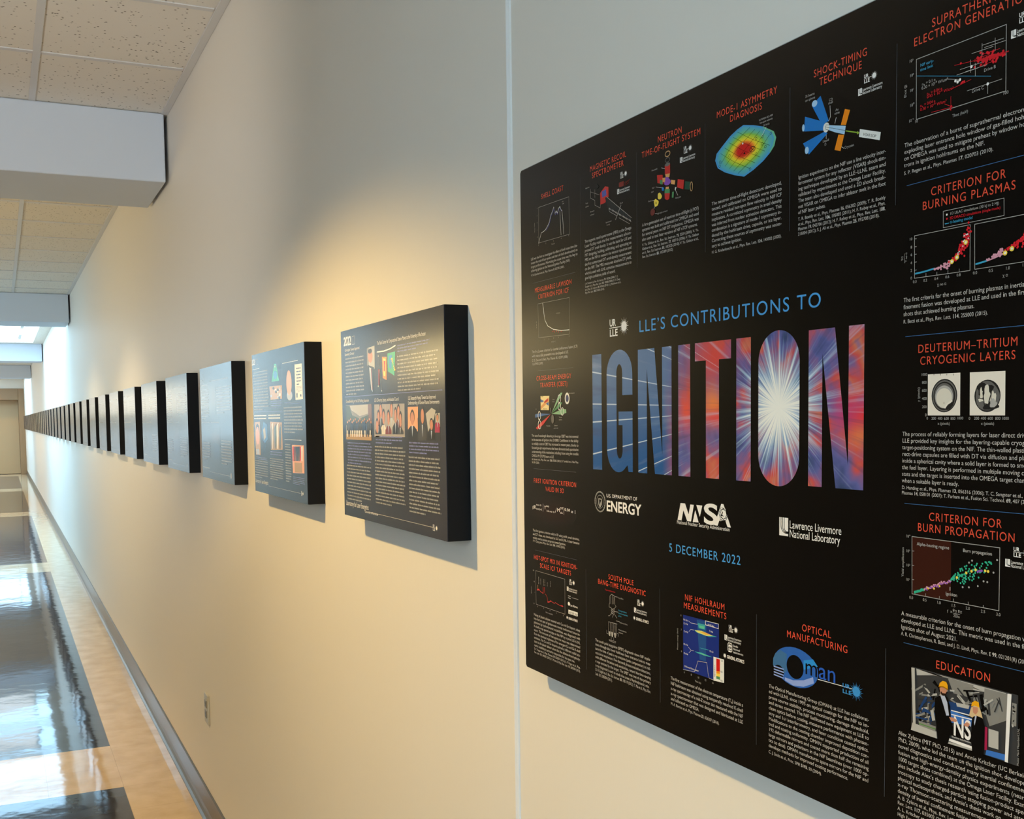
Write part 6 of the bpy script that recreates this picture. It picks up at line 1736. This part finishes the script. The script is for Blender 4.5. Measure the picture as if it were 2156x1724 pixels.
PANEL_PLAIN = [
["year_title", [["g","grey",18,60,332.4,10,1],
  ["l","ink_lt",1.3,[66,324.4261377936663,80,324.4261377936663,80,352.4261377936663,66,352.4261377936663,66,324.4261377936663]]]],
["paragraph", [["g","g_text",18,160,299.4,9,12],
  ["g","g_text",300,530,299.4,9,10],
  ["g","g_text",18,170,118,9,7],
  ["g","g_text",360,535,130,9,9]]],
["heading", [["g","grey",18,150,314.4,9,1],
  ["g","grey",190,500,324.4,9,1],
  ["g","grey",18,170,188,9,1],
  ["g","grey",190,340,188,9,1]]],
["photograph", [["p","ph_dk",[190,309.4261377936663,285,309.4261377936663,285,214.42613779366633,190,214.42613779366633]],
  ["e","maroon2",240,274.4,20,28],
  ["p","black",[200,214.42613779366633,280,214.42613779366633,265,246.42613779366633,215,246.42613779366633]]]],
["photograph", [["p","ph_dk",[192,175,345,175,345,70,192,70]],
  ["e","maroon2",230,140,12,16],
  ["e","maroon2",270,145,12,16],
  ["e","maroon2",310,138,12,16],
  ["p","ph_blue",[205,70,335,70,325,120,215,122]]]],
["footer", [["g","grey",18,150,34,9,1],
  ["l","ink_lt",0.9,[150,24,480,24]],
  ["e","grey",505,26,9,9]]],
]
# ---------------------------------------------------------------- the poster
PY, PZ, PX = 1.30448, EYE - 0.34963, -0.026
PW, PH = 0.823, 0.679
POSTER_BLACK = bump(mat('poster_black', (0.0035, 0.003, 0.0026), P_ROUGH, P_SPEC, ior=P_IOR), 400, 0.04, 0.0003)
poster = thing('wall_poster', 'large black exhibition poster reading IGNITION on the cream wall', 'poster', wall_frame(PY, PZ, PX))
c = 0.003
MB().prism([(0, c), (c, 0), (PW - c, 0), (PW, c), (PW, PH - c), (PW - c, PH), (c, PH), (0, PH - c)], 'z', -0.004, 0.0).build('backing_sheet', POSTER_BLACK, poster)
EDGE = mat('aluminium_edge', (0.30, 0.30, 0.29), 0.4)
MB().box(c, PW - c, PH - 0.0002, PH + 0.0008, -0.0035, -0.0004).build('top_edge', EDGE, poster)
for x in (0.06, PW / 2 - 0.02, PW - 0.10):
    MB().box(x, x + 0.04, 0.06, PH - 0.06, -0.0258, -0.0041).build('hanging_rail', BLACKB, poster)

def burst_material():
    """printed starburst: blue speed lines on the left, a white flash with red and violet rays on the right"""
    m = mat('starburst_print', (0.3, 0.3, 0.5), P_ROUGH, P_SPEC, ior=P_IOR)
    nt, N, L, b = nodes(m)
    tc = N.new('ShaderNodeTexCoord')
    sp = N.new('ShaderNodeSeparateXYZ'); L.new(tc.outputs['Object'], sp.inputs[0])
    def mt(op, a, c=None, d=None, clamp=False):
        n = N.new('ShaderNodeMath'); n.operation = op; n.use_clamp = clamp
        for k, v in ((0, a), (1, c), (2, d)):
            if v is None: continue
            if isinstance(v, (int, float)): n.inputs[k].default_value = v
            else: L.new(v, n.inputs[k])
        return n.outputs[0]
    X, Y = sp.outputs['X'], sp.outputs['Y']
    dx, dy = mt('SUBTRACT', X, 0.528), mt('SUBTRACT', Y, 0.3537)
    r = mt('SQRT', mt('ADD', mt('MULTIPLY', dx, dx), mt('MULTIPLY', dy, dy)))
    ang = mt('ARCTAN2', dy, mt('ABSOLUTE', dx))
    side = mt('MULTIPLY', mt('GREATER_THAN', dx, 0.0), 7.0)
    def noise(ka, kr, scale, detail):
        cb = N.new('ShaderNodeCombineXYZ')
        L.new(mt('MULTIPLY', ang, ka), cb.inputs[0]); L.new(mt('MULTIPLY', r, kr), cb.inputs[1]); L.new(side, cb.inputs[2])
        n = N.new('ShaderNodeTexNoise'); n.inputs['Scale'].default_value = scale; n.inputs['Detail'].default_value = detail
        L.new(cb.outputs[0], n.inputs['Vector'])
        return n.outputs['Fac']
    def mix(f, a, c):
        n = N.new('ShaderNodeMix'); n.data_type = 'RGBA'
        if isinstance(f, (int, float)): n.inputs[0].default_value = f
        else: L.new(f, n.inputs[0])
        for k, v in ((6, a), (7, c)):
            if isinstance(v, tuple): n.inputs[k].default_value = (*v, 1)
            else: L.new(v, n.inputs[k])
        return n.outputs[2]
    def smooth(v, lo, hi):
        n = N.new('ShaderNodeMapRange'); n.interpolation_type = 'SMOOTHSTEP'
        L.new(v, n.inputs[0]); n.inputs[1].default_value = lo; n.inputs[2].default_value = hi
        return n.outputs[0]
    rays = noise(9.0, 2.5, 1.6, 5)
    fine = noise(22.0, 1.0, 2.0, 3)
    cloud = noise(1.6, 16.0, 1.3, 3)
    rp = N.new('ShaderNodeValToRGB')
    e = rp.color_ramp.elements
    e[0].position = 0.30; e[0].color = (0.045, 0.07, 0.17, 1)
    e[1].position = 0.72; e[1].color = (0.10, 0.16, 0.40, 1)
    for p, c_ in ((0.42, (0.12, 0.13, 0.36)), (0.50, (0.26, 0.12, 0.26)), (0.58, (0.62, 0.09, 0.08)), (0.65, (0.62, 0.17, 0.10))):
        q = e.new(p); q.color = (*c_, 1)
    L.new(cloud, rp.inputs['Fac'])
    col = rp.outputs['Color']
    def blob(cx, cy, sx, sy, c_, amt, col):
        a = mt('DIVIDE', mt('SUBTRACT', X, cx), sx); q = mt('DIVIDE', mt('SUBTRACT', Y, cy), sy)
        g = mt('POWER', 2.718, mt('MULTIPLY', mt('ADD', mt('MULTIPLY', a, a), mt('MULTIPLY', q, q)), -1.0))
        return mix(mt('MULTIPLY', g, amt), col, c_)
    # blue field on the left
    left = smooth(X, 0.385, 0.335)
    blue = mix(smooth(Y, 0.29, 0.40), (0.02, 0.10, 0.30), (0.11, 0.20, 0.38))
    col = mix(left, col, blue)
    col = blob(0.405, 0.385, 0.03, 0.05, (0.42, 0.10, 0.11), 0.8, col)
    col = blob(0.430, 0.405, 0.03, 0.022, (0.70, 0.07, 0.06), 0.95, col)
    col = blob(0.428, 0.357, 0.018, 0.018, (0.90, 0.25, 0.06), 0.95, col)
    col = blob(0.383, 0.352, 0.014, 0.020, (0.85, 0.10, 0.05), 0.9, col)
    col = blob(0.432, 0.345, 0.020, 0.008, (0.80, 0.06, 0.07), 0.8, col)
    col = blob(0.640, 0.345, 0.030, 0.016, (0.85, 0.04, 0.04), 1.0, col)
    col = blob(0.630, 0.328, 0.020, 0.010, (0.85, 0.22, 0.05), 0.8, col)
    col = blob(0.612, 0.350, 0.014, 0.020, (0.60, 0.04, 0.16), 0.7, col)
    # rays and speed lines
    col = mix(mt('MULTIPLY', smooth(rays, 0.54, 0.72), mt('SUBTRACT', 0.45, mt('MULTIPLY', left, 0.25))), col, (0.55, 0.66, 0.85))
    col = mix(mt('MULTIPLY', smooth(rays, 0.46, 0.30), 0.45), col, (0.05, 0.06, 0.14))
    lines = noise(62.0, 0.02, 1.0, 0)
    col = mix(mt('MULTIPLY', mt('MULTIPLY', smooth(lines, 0.68, 0.74), left), 0.85), col, (0.62, 0.74, 0.86))
    col = mix(mt('MULTIPLY', smooth(fine, 0.66, 0.76), mt('MULTIPLY', mt('SUBTRACT', 1.0, left), 0.8)), col, (0.75, 0.74, 0.82))
    # the flash
    rr = mt('SUBTRACT', r, mt('MULTIPLY', mt('SUBTRACT', rays, 0.45), 0.11))
    rr = mt('SUBTRACT', rr, mt('MULTIPLY', mt('SUBTRACT', fine, 0.5), 0.05))
    col = mix(mt('MULTIPLY', smooth(rr, 0.062, 0.02), 0.8), col, (0.42, 0.62, 0.80))
    col = mix(smooth(rr, 0.038, 0.008), col, (0.95, 0.93, 0.86))
    L.new(col, b.inputs['Base Color'])
    return m
BURST = burst_material()

VB, VT = 0.2829, 0.4210
def arc(cx, cy, rx, ry, a0, a1, n=14):
    return [(cx + rx * math.cos(math.radians(a0 + (a1 - a0) * i / n)), cy + ry * math.sin(math.radians(a0 + (a1 - a0) * i / n))) for i in range(n + 1)]
def R_(a, b):
    return [(a, VB), (b, VB), (b, VT), (a, VT)]
G_ = (arc(0.2500, 0.3960, 0.0280, 0.0277, 180, 0) + [(0.2781, 0.3711), (0.2565, 0.3711)] + arc(0.2502, 0.3960, 0.0064, 0.0109, 0, 180)
      + arc(0.2502, 0.3085, 0.0064, 0.0109, 180, 360) + [(0.2565, 0.3364), (0.2482, 0.3364), (0.2482, 0.3522), (0.2781, 0.3522), (0.2781, VB), (0.2690, VB), (0.2670, 0.2905)]
      + arc(0.2470, 0.3085, 0.0250, 0.0270, 310, 180))
N1 = [(0.2897, VB), (0.3076, VB), (0.3076, 0.3995), (0.3231, VB), (0.3554, VB), (0.3554, VT), (0.3376, VT), (0.3376, 0.3041), (0.3228, VT), (0.2897, VT)]
N2 = [(0.5670, VB), (0.5843, VB), (0.5843, 0.4000), (0.6012, VB), (0.6336, VB), (0.6336, VT), (0.6160, VT), (0.6158, 0.3030), (0.5994, VT), (0.5670, VT)]
T_ = [(0.4161, VB), (0.4377, VB), (0.4377, 0.4025), (0.4570, 0.4025), (0.4570, VT), (0.3974, VT), (0.3974, 0.4025), (0.4161, 0.4025)]
O_ = arc(0.52685, 0.3959, 0.02845, 0.0284, 0, 180, 22) + arc(0.52685, 0.3089, 0.02845, 0.0284, 180, 360, 22)
for pts in (R_(0.1889, 0.2102), G_, N1, R_(0.3677, 0.3891), T_, R_(0.4652, 0.4872), O_, N2):
    mb = MB(); mb.v = [(x, y, 0.0001) for x, y in pts]; mb.f = [list(range(len(pts)))]; mb.mi = [0]
    mb.build('letter', BURST, poster)
print_parts(PRINT, INK_POSTER, poster)

# ---------------------------------------------------------------- the row of history panels
NW, NH, NT = 0.5526, 0.3744, 0.0419
NZ = EYE - 0.19927
STEP, NY = 0.84088, 1.54554
SHEET = bump(mat('panel_print', (0.018, 0.021, 0.040), S_ROUGH, 0.5, ior=S_IOR), 250, 0.03, 0.0003)
GROUP = 'history panels along the cream wall'
ORD = ['', 'first', 'second', 'third', 'fourth', 'fifth', 'sixth', 'seventh', 'eighth', 'ninth', 'tenth', 'eleventh', 'twelfth', 'thirteenth',
       'fourteenth', 'fifteenth', 'sixteenth', 'seventeenth', 'eighteenth', 'nineteenth', 'twentieth']
COUNT = 39
def label_for(k):
    if k == 0: return 'navy history panel headed 2022 with three group photos, nearest the black poster'
    if k == 1: return 'navy history panel headed 2021 with an orange portrait, second from the black poster'
    if k < 19: return 'glossy history panel with black sides, %s from the black poster' % ORD[k + 1]
    return 'tiny distant history panel, %s from the wooden door at the corridor end' % ORD[COUNT - k]

def panel(k):
    t = thing('history_panel', label_for(k), 'panel', wall_frame(NY + STEP * k + NW, NZ, -NT), GROUP)
    MB().box(0, NW, 0, NH, -NT + 0.0002, -0.0012).build('backing_box', BLACKB, t, 0.0012)
    MB().box(0.0004, NW - 0.0004, 0.0004, NH - 0.0004, -0.0011, 0.0).build('printed_sheet', SHEET, t)
    return t
first = panel(0)
print_parts(PANEL_FIRST, INK_PANEL, first, 10)
second = panel(1)
print_parts(PANEL_SECOND, INK_PANEL, second, 40)
plain = panel(2)
print_parts(PANEL_PLAIN, INK_PANEL, plain, 70)
for k in range(3, COUNT):
    r = plain.copy(); COL.objects.link(r)
    r.matrix_world = wall_frame(NY + STEP * k + NW, NZ, -NT)
    r['label'] = label_for(k)
    for ch in plain.children:
        if k > 3 and ch.name.startswith('photograph'):
            continue
        if k > 9 and ch.name.split('.')[0] not in ('backing_box', 'printed_sheet'):
            continue
        c_ = ch.copy(); COL.objects.link(c_); c_.parent = r

bpy.data.objects.remove(_to)
